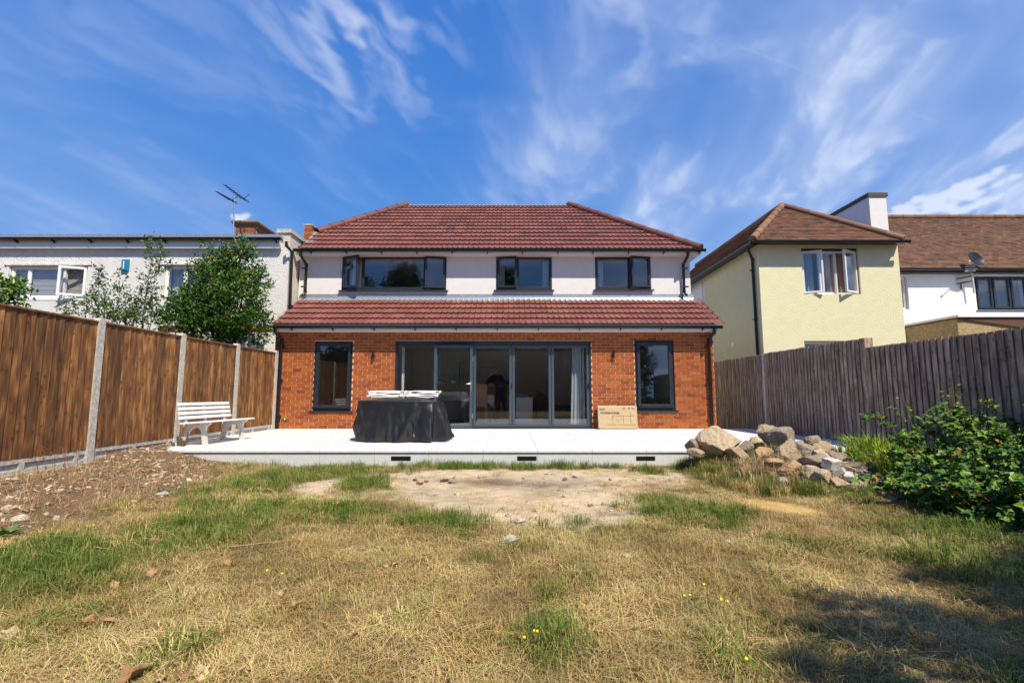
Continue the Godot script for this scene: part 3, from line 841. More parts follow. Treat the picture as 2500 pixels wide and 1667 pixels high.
func white_house() -> void:
	var z := -12.2
	var h := thing("white_house", Vector3(-10.5, 0, -14.0), "white pebbledashed flat-roofed house behind the brown fence", "house")
	var top := P(400, 606, 12.2).y
	var holes := []
	var a := P(22, 648, 12.2); var c := P(206, 728, 12.2)
	holes.append([a.x, c.x, c.y, a.y])
	var a2 := P(400, 647, 12.2); var c2 := P(560, 742, 12.2)
	holes.append([a2.x, c2.x, c2.y, a2.y])
	var w := MB.new()
	wall_z(w, -17.5, -5.79, -0.1, top, z, 0.3, holes)
	part(h, "front_wall", w, M.pebbledash)
	var sw := MB.new(); sw.box(Vector3(-6.05, -0.1, -18.0), Vector3(-5.775, P(705, 572, 12.3).y, z - 0.005)); part(h, "party_wall", sw, M.dim_cream_pebbledash)
	var cp := MB.new(); cp.box(Vector3(-6.12, P(705, 572, 12.3).y, -18.0), Vector3(-5.735, P(705, 563, 12.3).y, z + 0.04)); part(h, "parapet_coping", cp, M.concrete)
	var ins := MB.new()
	ins.box(Vector3(-17.4, 0, -15.6), Vector3(-6.1, top, -15.5)); ins.box(Vector3(-17.4, 2.6, -15.5), Vector3(-6.1, 2.7, z - 0.31)); ins.box(Vector3(-17.4, top - 0.12, -15.5), Vector3(-6.1, top - 0.02, z - 0.31)); ins.box(Vector3(-8.9, 2.7, -15.5), Vector3(-8.8, top - 0.1, z - 0.31)); ins.box(Vector3(-17.4, 0, -15.5), Vector3(-17.3, top, z - 0.31))
	part(h, "rooms", ins, M.interior)
	# brick string course low down beside the extension
	var sc := MB.new(); sc.col = Color(0.2, 0.06, 0.035); sc.box(Vector3(-9.0, P(640, 808, 12.2).y, z - 0.1), Vector3(-5.85, P(640, 798, 12.2).y, z + 0.025)); part(h, "brick_band", sc, M.brick)
	# flat roof edge, fascia, gutter
	var rf := MB.new(); rf.box(Vector3(-17.6, P(500, 579, 11.95).y, -18.0), Vector3(-5.95, P(500, 571, 11.95).y, -11.97)); part(h, "roof_edge", rf, M.lead)
	var deck := MB.new(); deck.box(Vector3(-17.5, top + 0.01, -18.0), Vector3(-6.06, P(500, 579, 11.95).y - 0.005, -12.18)); part(h, "flat_roof", deck, M.concrete)
	var fa := MB.new(); fa.box(Vector3(-17.6, top - 0.03, -12.19), Vector3(-5.98, P(500, 582, 12.0).y, -12.06)); part(h, "fascia", fa, M.white_plastic)
	gutter(h, -17.6, -5.9, P(500, 581, 11.98).y, -11.98, 0.055)
	var bx := []
	for k in 10: bx.append(-14.6 + k * 0.95)
	brackets(h, bx, P(500, 585, 11.98).y, -11.99)
	var p0 := P(698, 590, 11.98)
	downpipe(h, [p0, P(699, 600, 11.98), P(712, 615, 12.12), P(706, 780, 12.12)], 0.036, "black_plastic", [3.3])
	# windows
	var q: Array = holes[0]
	var ww := casement_window(h, q[0] + 0.01, q[1] - 0.01, q[2] + 0.01, q[3] - 0.01, z - 0.07, [P(68, 690, 12.27).x, P(155, 690, 12.27).x], {2: [1, 22.0]}, M.white_plastic, 0.06, true)
	var bl := MB.new(); blind(bl, q[0] + 0.05, q[1] - 0.05, q[2] + 0.05, q[3] - 0.04, z - 0.2); part(ww, "blind", bl, M.off_white)
	q = holes[1]
	casement_window(h, q[0] + 0.01, q[1] - 0.01, q[2] + 0.01, q[3] - 0.01, z - 0.07, [P(450, 690, 12.27).x, P(510, 690, 12.27).x], {}, M.white_plastic, 0.06, true)
	var cu := MB.new(); curtain_sheet(cu, q[0], q[1], q[2] - 0.1, q[3], z - 0.35, 9.0, 0.03); solo("curtain", cu, M.curtain, "pale net curtain in the white house window behind the evergreen shrub", "curtain")
	# lintel strips
	for k in holes:
		var l := MB.new(); l.box(Vector3(k[0] - 0.12, k[3] + 0.005, z - 0.05), Vector3(k[1] + 0.12, k[3] + 0.05, z + 0.03)); part(h, "drip_lintel", l, M.pebbledash)
	# chimney
	var cx0 := P(573, 575, 15.0).x; var cx1 := P(622, 575, 15.0).x
	var cy0 := P(600, 600, 15.0).y; var cy1 := P(600, 553, 15.0).y
	var cm := MB.new(); cm.box(Vector3(cx0 + 0.005, cy0, -16.25), Vector3(cx1 - 0.005, cy1 + 0.02, -15.005))
	var ch := part(h, "chimney", cm, M.mortar)
	var y := cy0
	var row := 0
	while y < cy1:
		for s in 4:
			var b := MB.new()
			b.col = jit(Color(0.27, 0.11, 0.05), 0.3)
			var x := cx0 + s * 0.225 - (0.11 if row % 2 else 0.0)
			var xa := maxf(x, cx0); var xb := minf(x + 0.215, cx1)
			if xb - xa > 0.03:
				b.box(Vector3(xa, y, -15.05), Vector3(xb, y + 0.065, -14.998)); part(ch, "brick", b, M.brick)
		for s in 6:
			var b := MB.new()
			b.col = jit(Color(0.25, 0.09, 0.045), 0.3)
			var zz := -15.01 - s * 0.225 + (0.0 if row % 2 else -0.1)
			b.box(Vector3(cx1 - 0.04, y, maxf(zz - 0.215, -16.25)), Vector3(cx1 + 0.002, y + 0.065, zz)); part(ch, "brick", b, M.brick)
		y += 0.075
		row += 1
	for s in 3:
		var b := MB.new()
		b.col = Color(0.2, 0.12, 0.07)
		var g := 0.03 + 0.035 * s
		b.box(Vector3(cx0 - g, cy1 + 0.05 * s, -16.25 - g), Vector3(cx1 + g, cy1 + 0.05 * s + 0.046, -15.0 + g)); part(ch, "corbel", b, M.brick)
	var fl := MB.new(); fl.col = Color(0.42, 0.33, 0.22)
	fl.box(Vector3(cx0 - 0.1, cy1 + 0.148, -16.3), Vector3(cx1 + 0.1, cy1 + 0.17, -14.9)); fl.box(Vector3(cx0 + 0.06, cy1 + 0.17, -16.0), Vector3(cx1 - 0.1, cy1 + 0.22, -15.2)); part(ch, "flaunching", fl, M.rock)
	# alarm box
	var lo := P(294, 661, 12.15); var hi := P(313, 633, 12.15)
	var al := thing("alarm_box", Vector3((lo.x + hi.x) / 2, lo.y, z), "teal burglar alarm box on the white pebbledash wall", "alarm box")
	var ab := MB.new(); ab.bevel(Vector3(lo.x, lo.y, z + 0.0), Vector3(hi.x, hi.y, z + 0.075), 0.02); part(al, "case", ab, M.teal)
	var wl := MB.new()
	for k in 4:
		wl.tube([Vector3(lerpf(lo.x, hi.x, 0.45), lerpf(lo.y, hi.y, 0.24 + 0.17 * k), z + 0.075), Vector3(lerpf(lo.x, hi.x, 0.45), lerpf(lo.y, hi.y, 0.24 + 0.17 * k), z + 0.079)], 0.022, 10)
	part(al, "white_emblem", wl, M.white_plastic)
	# aerial
	var base := P(570, 577, 14.8)
	var ta := thing("television_aerial", base, "two-armed television aerial on a pole beside the brick chimney", "aerial")
	var ms := MB.new(); ms.tube([base - Vector3(0, 0.3, 0), P(571, 481, 14.8)], 0.024, 6); part(ta, "mast", ms, M.silver)
	for q2 in [[P(549, 452, 15.4), P(594, 486, 14.4)], [P(529, 468, 15.4), P(566, 490, 14.6)]]:
		var bm := MB.new(); bm.tube([q2[0], q2[1]], 0.018, 5); part(ta, "boom", bm, M.black_plastic)
		var d: Vector3 = (q2[1] - q2[0])
		var side := d.cross(Vector3.UP).normalized()
		for k in 9:
			var at: Vector3 = q2[0] + d * (k / 8.0)
			var el := MB.new(); el.tube([at - side * (0.07 + 0.008 * k), at + side * (0.07 + 0.008 * k)], 0.011, 4); part(ta, "element", el, M.black_plastic)
		for s in [-1, 1]:
			var at: Vector3 = q2[1]
			var el := MB.new(); el.tube([at + Vector3(0, 0.02 * s, 0), at + Vector3(0.19, 0.13 * s + 0.02, 0.02)], 0.012, 4); part(ta, "reflector", el, M.black_plastic)

func yellow_house() -> void:
	var z := -12.2
	var h := thing("yellow_house", Vector3(7.9, 0, -15.0), "pale yellow rendered house with brown plain-tiled hipped roof behind the grey fence", "house")
	var x0 := P(1858, 730, 12.2).x; var x1 := P(2204, 730, 12.2).x
	var top := P(2000, 592, 12.2).y
	var wl := P(1956, 605, 12.2); var wr := P(2104, 718, 12.2)
	var gl := P(1964, 832, 12.2); var gr := P(2090, 900, 12.2)
	var holes := [[wl.x, wr.x, wr.y, wl.y], [gl.x, gr.x, gr.y, gl.y]]
	var w := MB.new(); wall_z(w, x0, x1, -0.1, top, z, 0.3, holes); part(h, "front_wall", w, M.yellow_render)
	var sd := MB.new(); sd.box(Vector3(x0, -0.1, -15.7), Vector3(x0 + 0.28, top, z - 0.302)); part(h, "side_wall", sd, M.yellow_render)
	var sd2 := MB.new(); sd2.box(Vector3(x1 - 0.28, -0.1, -15.5), Vector3(x1, top, z - 0.302)); part(h, "far_side_wall", sd2, M.yellow_render)
	var bk := MB.new(); bk.box(Vector3(x0 + 0.05, -0.1, -19.5), Vector3(x0 + 0.3, top, -15.702)); part(h, "rear_side_wall", bk, M.white_render)
	var sy0 := P(1712, 745, 16.3).y; var sy1 := P(1712, 690, 16.3).y
	var swn := MB.new(); swn.box(Vector3(x0 + 0.03, sy0, -16.9), Vector3(x0 + 0.06, sy1, -16.0)); part(h, "side_window", swn, M.white_plastic)
	var ins := MB.new(); ins.box(Vector3(x0 + 0.3, 2.6, -15.4), Vector3(x1 - 0.3, 2.7, z - 0.32)); ins.box(Vector3(x0 + 0.3, 0, -15.5), Vector3(x1 - 0.3, top, -15.4)); ins.box(Vector3(x0 + 0.3, top - 0.1, -15.4), Vector3(x1 - 0.3, top - 0.02, z - 0.32)); part(h, "rooms", ins, M.interior)
	# upper window with both outer lights swung open
	var q: Array = holes[0]
	casement_window(h, q[0] + 0.01, q[1] - 0.01, q[2] + 0.01, q[3] - 0.06, z - 0.1, [lerpf(q[0], q[1], 0.35), lerpf(q[0], q[1], 0.63)], {0: [-1, 20.0], 2: [1, 27.0]}, M.white_plastic, 0.045, true, M.black_plastic)
	var head := MB.new(); head.box(Vector3(q[0], q[3] - 0.06, z - 0.12), Vector3(q[1], q[3], z - 0.06)); part(h, "window_head", head, M.black_plastic)
	casement_window(h, holes[1][0] + 0.01, holes[1][1] - 0.01, holes[1][2] + 0.01, holes[1][3] - 0.01, z - 0.1, [lerpf(holes[1][0], holes[1][1], 0.5)], {}, M.white_plastic, 0.045)
	var cu := MB.new(); curtain_sheet(cu, q[0], lerpf(q[0], q[1], 0.32), q[2] - 0.1, q[3], z - 0.32, 5.0, 0.03); solo("curtain", cu, M.curtain, "pale blue curtain behind the open casement of the yellow house", "curtain")
	var cu2 := MB.new(); curtain_sheet(cu2, lerpf(q[0], q[1], 0.55), lerpf(q[0], q[1], 0.85), q[2] - 0.1, q[3], z - 0.32, 5.0, 0.03, 0.0, 1.0); solo("curtain", cu2, M.tan, "brown curtain in the middle of the yellow house window", "curtain")
	# hipped roof
	var ey := P(1838, 587, 11.9).y; var ex0 := P(1838, 587, 11.9).x; var ex1 := P(2207, 583, 11.9).x
	var mid := (ex0 + ex1) / 2; var run := (ex1 - ex0) / 2
	var ay := P(1913, 505, 11.9 + run).y
	var rise := ay - ey
	var sl := sqrt(run * run + rise * rise)
	var upf := Vector3(0, rise, -run) / sl; var nf := Vector3(0, run, rise) / sl
	var tf := MB.new()
	var rf := MB.new()
	var e := Vector3(ex0, ey, -11.9)
	rf.tri(Vector3(ex0, ey, -11.9), Vector3(ex1, ey, -11.9), Vector3(mid, ay, -11.9 - run)); rf.quad(Vector3(ex0, ey, -20.5), Vector3(ex0, ey, -11.9), Vector3(mid, ay, -11.9 - run), Vector3(mid, ay, -20.5))
	rf.quad(Vector3(ex1, ey, -11.9), Vector3(ex1, ey, -20.5), Vector3(mid, ay, -20.5), Vector3(mid, ay, -11.9 - run))
	var roof := part(h, "roof", rf, M.black_plastic)
	plain_tiles(tf, Vector3(0, ey, -11.9), Vector3.RIGHT, upf, nf, sl, func(t): return Vector2(ex0 + run * t / sl, ex1 - run * t / sl), 0.1, 0.165, Color(0.29, 0.135, 0.08), 0.3)
	var upl := Vector3(run, rise, 0) / sl; var nl := Vector3(-rise, run, 0) / sl
	plain_tiles(tf, Vector3(ex0, ey, 0), Vector3(0, 0, 1), upl, nl, sl, func(t): return Vector2(-20.5, -11.9 - run * t / sl), 0.1, 0.165, Color(0.29, 0.135, 0.08), 0.3)
	var upr := Vector3(-run, rise, 0) / sl; var nr := Vector3(rise, run, 0) / sl
	plain_tiles(tf, Vector3(ex1, ey, 0), Vector3(0, 0, -1), upr, nr, sl, func(t): return Vector2(11.9 + run * t / sl, 20.5), 0.1, 0.165, Color(0.29, 0.135, 0.08), 0.3)
	part(roof, "plain_tiles", tf, M.old_tile, "stuff")
	for s in 3:
		var lo := Vector3(ex0 if s == 0 else ex1, ey + 0.04, -11.9); var hi := Vector3(mid, ay + 0.04, -11.9 - run)
		if s == 2:
			lo = hi; hi = Vector3(mid, ay + 0.04, -20.5)
		var n := 8 if s < 2 else 18
		for k in n:
			var c := MB.new()
			c.col = jit(Color(0.36, 0.2, 0.12), 0.2)
			var d := (hi - lo) / n
			c.tube([lo + d * k, lo + d * (k + 1.04)], [0.1, 0.088], 10)
			part(roof, "hip_tile" if s < 2 else "ridge_tile", c, M.old_tile)
	var fa := MB.new()
	fa.box(Vector3(ex0 + 0.05, top - 0.06, -11.98), Vector3(ex1 - 0.05, ey - 0.02, -11.95)); fa.box(Vector3(ex0 + 0.05, top - 0.06, z + 0.002), Vector3(ex1 - 0.05, top - 0.03, -11.982))
	fa.box(Vector3(ex0 + 0.05, top - 0.06, -20.4), Vector3(ex0 + 0.08, ey - 0.02, -11.985)); fa.box(Vector3(ex0 + 0.082, top - 0.06, -20.4), Vector3(x0 - 0.002, top - 0.03, -11.985)); fa.box(Vector3(x1 + 0.002, top - 0.06, -15.4), Vector3(ex1 - 0.05, top - 0.03, -11.985))
	part(roof, "fascia", fa, M.black_plastic)
	gutter(roof, ex0 - 0.02, ex1 + 0.12, ey - 0.02, -11.87, 0.055)
	var sg := MB.new(); sg.tube([Vector3(ex0 - 0.02, ey - 0.05, -11.9), Vector3(ex0 - 0.02, ey - 0.05, -20.4)], 0.05, 8); part(roof, "side_gutter", sg, M.black_plastic)
	downpipe(h, [Vector3(ex0 + 0.0, ey - 0.05, -12.15), Vector3(ex0 + 0.03, ey - 0.16, -12.2), Vector3(x0 - 0.05, ey - 0.34, -12.42), Vector3(x0 - 0.05, 0.3, -12.42)], 0.036, "black_plastic", [4.3, 3.0])
	var vt := MB.new()
	var vc := PX(1791, 842, x0)
	vt.box(Vector3(x0 - 0.02, vc.y - 0.07, vc.z - 0.08), Vector3(x0, vc.y + 0.07, vc.z + 0.08)); part(h, "wall_vent", vt, M.white_plastic)

func terrace() -> void:
	var z := -15.5
	var h := thing("terraced_house", Vector3(14.5, 0, -18.0), "white rendered terraced house with broad brown tiled roof behind the yellow house", "house")
	var x0 := 8.0; var x1 := 26.0
	var top := P(2300, 668, 15.5).y
	var a := P(2196, 674, 15.5); var c := P(2222, 755, 15.5)
	var a2 := P(2379, 674, 15.5); var c2 := P(2520, 757, 15.5)
	var holes := [[a.x - 0.5, c.x, c.y, a.y], [a2.x, c2.x, c2.y, a2.y]]
	var w := MB.new(); wall_z(w, x0, x1, -0.1, top, z, 0.3, holes); part(h, "front_wall", w, M.white_render)
	var ins := MB.new(); ins.box(Vector3(x0, 2.6, -18.5), Vector3(x1, 2.7, z - 0.31)); ins.box(Vector3(x0, 0, -18.6), Vector3(x1, top, -18.5)); part(h, "rooms", ins, M.interior)
	casement_window(h, holes[0][0] + 0.01, holes[0][1] - 0.01, holes[0][2] + 0.01, holes[0][3] - 0.01, z - 0.1, [], {}, M.white_plastic, 0.05, true, M.black_plastic)
	var q: Array = holes[1]
	casement_window(h, q[0] + 0.01, q[1] - 0.01, q[2] + 0.01, q[3] - 0.01, z - 0.06, [lerpf(q[0], q[1], 0.333), lerpf(q[0], q[1], 0.667)], {0: [-1, 0.0], 1: [-1, 0.0], 2: [1, 0.0]}, M.anthracite, 0.07)
	# roof
	var ey := P(2300, 655, 15.2).y; var ry := P(2300, 532, 18.6).y
	var run := 3.4; var rise := ry - ey
	var sl := sqrt(run * run + rise * rise)
	var up := Vector3(0, rise, -run) / sl; var nr := Vector3(0, run, rise) / sl
	x0 = 11.5
	var rf := MB.new()
	rf.quad(Vector3(9.6, ey, -15.2), Vector3(x1, ey, -15.2), Vector3(x1, ry, -18.6), Vector3(x0, ry, -18.6)); rf.quad(Vector3(x1, ey, -22.0), Vector3(x0, ey, -22.0), Vector3(x0, ry, -18.6), Vector3(x1, ry, -18.6))
	var roof := part(h, "roof", rf, M.black_plastic)
	var tf := MB.new()
	plain_tiles(tf, Vector3(0, ey, -15.2), Vector3.RIGHT, up, nr, sl, func(t): return Vector2(lerpf(9.6, 11.5, t / sl), 22.5), 0.1, 0.165, Color(0.285, 0.145, 0.085), 0.32)
	part(roof, "plain_tiles", tf, M.old_tile, "stuff")
	for k in 26:
		var t := MB.new()
		t.col = jit(Color(0.3, 0.17, 0.1), 0.3)
		t.tube([Vector3(11.5 + k * 0.45, ry + 0.03, -18.6), Vector3(11.97 + k * 0.45, ry + 0.03, -18.6)], [0.11, 0.1], 10)
		part(roof, "ridge_tile", t, M.old_tile)
	var fa := MB.new(); fa.box(Vector3(9.6, top - 0.02, -15.3), Vector3(x1, ey - 0.02, -15.27)); fa.box(Vector3(9.6, top - 0.02, z + 0.003), Vector3(x1, top + 0.01, -15.302)); part(roof, "fascia", fa, M.black_plastic)
	gutter(roof, 9.6, x1, ey - 0.02, -15.2, 0.055)
	# broad white chimney wall
	var f0 := P(2122, 480, 15.6); var f1 := P(2164, 480, 15.6)
	var cm := MB.new(); cm.box(Vector3(f0.x, 4.5, -17.7), Vector3(f1.x, f0.y, -15.6))
	var ch := part(h, "chimney", cm, M.white_render)
	var cp := MB.new(); cp.col = Color(0.13, 0.11, 0.09); cp.box(Vector3(f0.x - 0.04, f0.y, -17.75), Vector3(f1.x + 0.04, f0.y + 0.13, -15.56)); part(ch, "weathered_capping", cp, M.rock)
	var ld := MB.new(); ld.prism(PackedVector2Array([Vector2(15.6, ey + 0.25), Vector2(16.9, ey + 1.25), Vector2(17.2, ey + 1.2), Vector2(16.0, ey + 0.2)]), f0.x - 0.03, f0.x - 0.005, Transform3D(Basis(Vector3(0, 0, -1), Vector3(0, 1, 0), Vector3(1, 0, 0)), Vector3.ZERO)); part(ch, "lead_flashing", ld, M.interior_dark)
	# buff lean-to in front of it
	var b0 := P(2338, 778, 13.6); var b1 := P(2560, 800, 13.6)
	var lt := thing("lean_to_shed", Vector3((b0.x + b1.x) / 2, 0, -14.4), "buff rendered lean-to with tiled roof against the white terrace wall", "lean-to")
	var lw := MB.new(); lw.prism(PackedVector2Array([Vector2(b0.x, 0.0), Vector2(b1.x + 2.0, 0.0), Vector2(b1.x + 2.0, b1.y - 0.4), Vector2(b0.x, b0.y)]), -15.4, -13.6); part(lt, "wall", lw, M.buff_render)
	var lr := MB.new(); lr.col = Color(0.2, 0.1, 0.07)
	lr.prism(PackedVector2Array([Vector2(b0.x - 0.03, b0.y), Vector2(b1.x + 2.0, b1.y - 0.4), Vector2(b1.x + 2.0, b0.y + 0.06), Vector2(b0.x - 0.03, b0.y + 0.03)]), -15.45, -13.55); part(lt, "roof", lr, M.old_tile)
	var lf := MB.new(); lf.box(Vector3(b0.x - 0.06, b0.y + 0.035, -15.48), Vector3(b1.x + 2.0, b0.y + 0.1, -13.5)); part(lt, "white_flashing", lf, M.white_plastic)
	# satellite dish on a wall pole
	var ft := P(2378, 712, 15.3)
	var ds := thing("satellite_dish", ft, "black satellite dish on a bracketed pole beside dark triple window", "satellite dish")
	var pole := MB.new(); pole.tube([P(2380, 715, 15.3), P(2370, 648, 15.3)], 0.028, 8); part(ds, "pole", pole, M.concrete)
	for k in 2:
		var br := MB.new(); br.tube([P(2337, 681 + 12 * k, 15.46), P(2375, 673 + 13 * k, 15.3)], 0.022, 6); part(ds, "bracket", br, M.black_plastic)
	var st := MB.new(); st.tube([P(2348, 706, 15.46), P(2347, 690, 15.44), P(2362, 688, 15.35)], 0.02, 6); part(ds, "stay", st, M.black_plastic)
	var dish := MB.new()
	var cen := P(2380, 634, 15.15)
	var ax := Vector3(0.25, 0.3, 0.92).normalized(); var sx := Vector3.UP.cross(ax).normalized(); var sy := ax.cross(sx)
	for s in 2:
		var rows := []
		for j in 6:
			var r := []
			for k in 25:
				var an := TAU * k / 24.0 * (1.0 if s == 0 else -1.0)
				var rr := j / 5.0
				r.append(cen + sx * cos(an) * 0.3 * rr + sy * sin(an) * 0.26 * rr + ax * (0.07 * rr * rr - 0.012 * s))
			rows.append(r)
		dish.sheet(rows)
	part(ds, "bowl", dish, M.black_plastic)
	var arm := MB.new(); arm.tube([P(2370, 648, 15.25), P(2368, 640, 14.85)], 0.013, 6); arm.tube([P(2368, 640, 14.85), P(2368, 636, 14.83)], 0.03, 8); part(ds, "feed_arm", arm, M.off_white)
	for k in 4:
		var el := MB.new(); el.tube([P(2358 - 1.0 * (k % 2), 646 + 5.4 * k, 15.15), P(2382 + 6 * ((k + 1) % 2), 645 + 5.2 * k, 15.1)], 0.013, 5); part(ds, "aerial_rod", el, M.off_white)

# ---------------------------------------------------------------- fences
func left_fence() -> void:
	var x := -5.6
	var posts := [4.84, 6.49, 8.135, 9.78, 11.4]
	var f := thing("brown_fence", Vector3(x, 0.15, -8.1), "brown stained feather-edge fence with concrete posts and gravel boards", "fence")
	for i in posts.size():
		var b := MB.new()
		b.box(Vector3(x - 0.06, -0.1, -posts[i] - 0.05), Vector3(x + 0.045, 2.05, -posts[i] + 0.05))
		b.prism(PackedVector2Array([Vector2(-0.05, 2.05), Vector2(0.05, 2.05), Vector2(0.025, 2.085), Vector2(-0.025, 2.085)]), x - 0.06, x + 0.045, Transform3D(Basis(Vector3(0, 0, 1), Vector3(0, 1, 0), Vector3(1, 0, 0)), Vector3(0, 0, -posts[i])))
		part(f, "concrete_post", b, M.concrete)
		if i == posts.size() - 1: break
		var z0: float = -posts[i] - 0.05; var z1: float = -posts[i + 1] + 0.05
		var g0 := 0.1 + 0.016 * i; var g1 := 0.325 + 0.012 * i
		var gb := MB.new()     # gravel board with two sunk fields
		gb.box(Vector3(x - 0.035, g0 - 0.15, z1), Vector3(x - 0.01, g1, z0))
		gb.box(Vector3(x - 0.01, g1 - 0.045, z1), Vector3(x + 0.015, g1, z0)); gb.box(Vector3(x - 0.01, g0 - 0.15, z1), Vector3(x + 0.015, g0 + 0.105, z0))
		for q in [0.0, 0.48, 0.96]:
			var zc := lerpf(z0 - 0.03, z1 + 0.06, q)
			gb.box(Vector3(x - 0.01, g0 + 0.105, zc - 0.03), Vector3(x + 0.015, g1 - 0.045, zc + 0.03))
		part(f, "gravel_board", gb, M.concrete)
		var panel := Node3D.new()
		panel.name = "fence_panel"
		panel.position = -base_of[f]
		f.add_child(panel, true)
		var n := 13
		var wv := (z0 - z1) / n
		for k in n:
			var b2 := MB.new()
			var za := z0 - k * wv + 0.022; var zb := za - wv - 0.022
			if k == 0: za = z0
			var low := g1 + 0.004 + rng.randf_range(0, 0.004)
			# feather-edged: the thick edge laps over the thin edge of the next board
			var xt := x + 0.02 + rng.randf_range(-0.002, 0.004)
			b2.prism(PackedVector2Array([Vector2(za, x - 0.006), Vector2(za, x + 0.004), Vector2(zb, xt), Vector2(zb, x + 0.006)]), low, 2.02, Transform3D(Basis(Vector3(0, 0, 1), Vector3(1, 0, 0), Vector3(0, 1, 0)), Vector3.ZERO))
			part(panel, "board", b2, M["brown_board_%d" % (rng.randi() % 6)])
		var cap := MB.new(); cap.prism(PackedVector2Array([Vector2(x - 0.03, 2.02), Vector2(x + 0.036, 2.02), Vector2(x + 0.036, 2.034), Vector2(x, 2.05), Vector2(x - 0.03, 2.034)]), z1, z0); part(panel, "capping_rail", cap, M.brown_board_1)
		var rl := MB.new()
		for y in [0.55, 1.2, 1.85]: rl.box(Vector3(x - 0.05, y - 0.035, z1), Vector3(x - 0.008, y + 0.035, z0))
		part(panel, "rails", rl, M.brown_board_4)
func right_x(d: float) -> float: return 6.05 - 0.036 * d
func right_fence() -> void:
	var f := thing("weathered_fence", Vector3(5.75, 0.2, -8.5), "weathered grey close-boarded fence with one raised wooden post", "fence")
	var runs := [[13.9, 10.86, 1.955, 0], [10.8, 7.96, 1.97, 1], [7.84, 3.0, 1.815, 2]]
	for r in runs:
		var panel := Node3D.new()
		panel.name = "fence_panel"
		panel.position = -base_of[f]
		f.add_child(panel, true)
		var d: float = r[0]
		while d > r[1] + 0.01:
			var d1 := maxf(d - 0.098, r[1])
			var xa := right_x(d); var xb := right_x(d1)
			var b := MB.new()
			var xt := xb - 0.02 - rng.randf_range(0, 0.006)
			b.prism(PackedVector2Array([Vector2(-d - 0.015, xa + 0.004), Vector2(-d - 0.015, xa - 0.004), Vector2(-d1, xt), Vector2(-d1, xb + 0.004)]), 0.05 if d > 7 else 0.02, r[2] + rng.randf_range(-0.006, 0.004), Transform3D(Basis(Vector3(0, 0, 1), Vector3(1, 0, 0), Vector3(0, 1, 0)), Vector3.ZERO))
			part(panel, "board", b, M["grey_board_%d" % (rng.randi() % 6)])
			d = d1
		var rl := MB.new()
		for y in [0.5, 1.1, 1.7]: rl.prism(PackedVector2Array([Vector2(-r[0], right_x(r[0]) + 0.01), Vector2(-r[1], right_x(r[1]) + 0.01), Vector2(-r[1], right_x(r[1]) + 0.06), Vector2(-r[0], right_x(r[0]) + 0.06)]), y - 0.035, y + 0.035, Transform3D(Basis(Vector3(0, 0, 1), Vector3(1, 0, 0), Vector3(0, 1, 0)), Vector3.ZERO))
		part(panel, "rails", rl, M.grey_board_2)
	var p1 := MB.new(); p1.box(Vector3(right_x(7.9) - 0.005, 0.0, -7.965), Vector3(right_x(7.9) + 0.13, 1.975, -7.845)); part(f, "raised_post", p1, M.grey_board_1)
	var p2 := MB.new(); p2.box(Vector3(right_x(10.83) - 0.03, 0.1, -10.86), Vector3(right_x(10.83) + 0.07, 1.96, -10.80)); part(f, "concrete_post", p2, M.concrete)

# ---------------------------------------------------------------- patio
func patio() -> void:
	var p := part(null, "patio", MB.new(), M.joint)
	var core := MB.new()
	var xr := 5.72
	core.box(Vector3(-5.58, -0.15, ZW - 0.0), Vector3(xr, 0.243, -7.125))
	p.mesh = core.mesh()
	p.set_meta("kind", "structure")
	tag(p, "raised white porcelain patio with grey riser in front of the house", "")
	var step := 0.786
	var xs := []
	var x := -3.56 - step * 3
	while x < xr:
		xs.append(x)
		x += step
	var zs := [-7.08, -7.87, -8.66, -9.45, -10.24, -11.03, -11.6]
	for i in xs.size():
		for k in zs.size() - 1:
			var lo := Vector3(maxf(xs[i] + 0.0025, -5.58), 0.226, zs[k + 1] + 0.0025); var hi := Vector3(minf(xs[i] + step - 0.0025, xr), 0.25 + rng.randf_range(-0.0008, 0.0008), zs[k] - 0.0025)
			if hi.x - lo.x < 0.05: continue
			var b := MB.new()
			b.box(lo, hi)
			part(p, "paving_slab", b, M.paving if rng.randf() < 0.6 else M.paving_b)
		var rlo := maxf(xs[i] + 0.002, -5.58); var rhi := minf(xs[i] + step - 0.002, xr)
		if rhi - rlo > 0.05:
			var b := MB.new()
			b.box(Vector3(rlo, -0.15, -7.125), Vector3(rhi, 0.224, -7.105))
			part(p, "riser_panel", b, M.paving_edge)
	for q in [[-1.745, -1.46], [0.075, 0.355], [1.79, 2.065]]:
		var v := MB.new()
		ring_frame(v, q[0], q[1], 0.108, 0.172, 0.008, -7.11, -7.098)
		for s in 3: v.box(Vector3(q[0] + 0.008, 0.122 + s * 0.014, -7.106), Vector3(q[1] - 0.008, 0.128 + s * 0.014, -7.1))
		for s in 5: v.box(Vector3(lerpf(q[0], q[1], (s + 1) / 6.0) - 0.003, 0.116, -7.107), Vector3(lerpf(q[0], q[1], (s + 1) / 6.0) + 0.003, 0.164, -7.101))
		v.box(Vector3(q[0] + 0.008, 0.116, -7.1048), Vector3(q[1] - 0.008, 0.164, -7.1035))
		part(p, "air_vent", v, M.black_plastic)

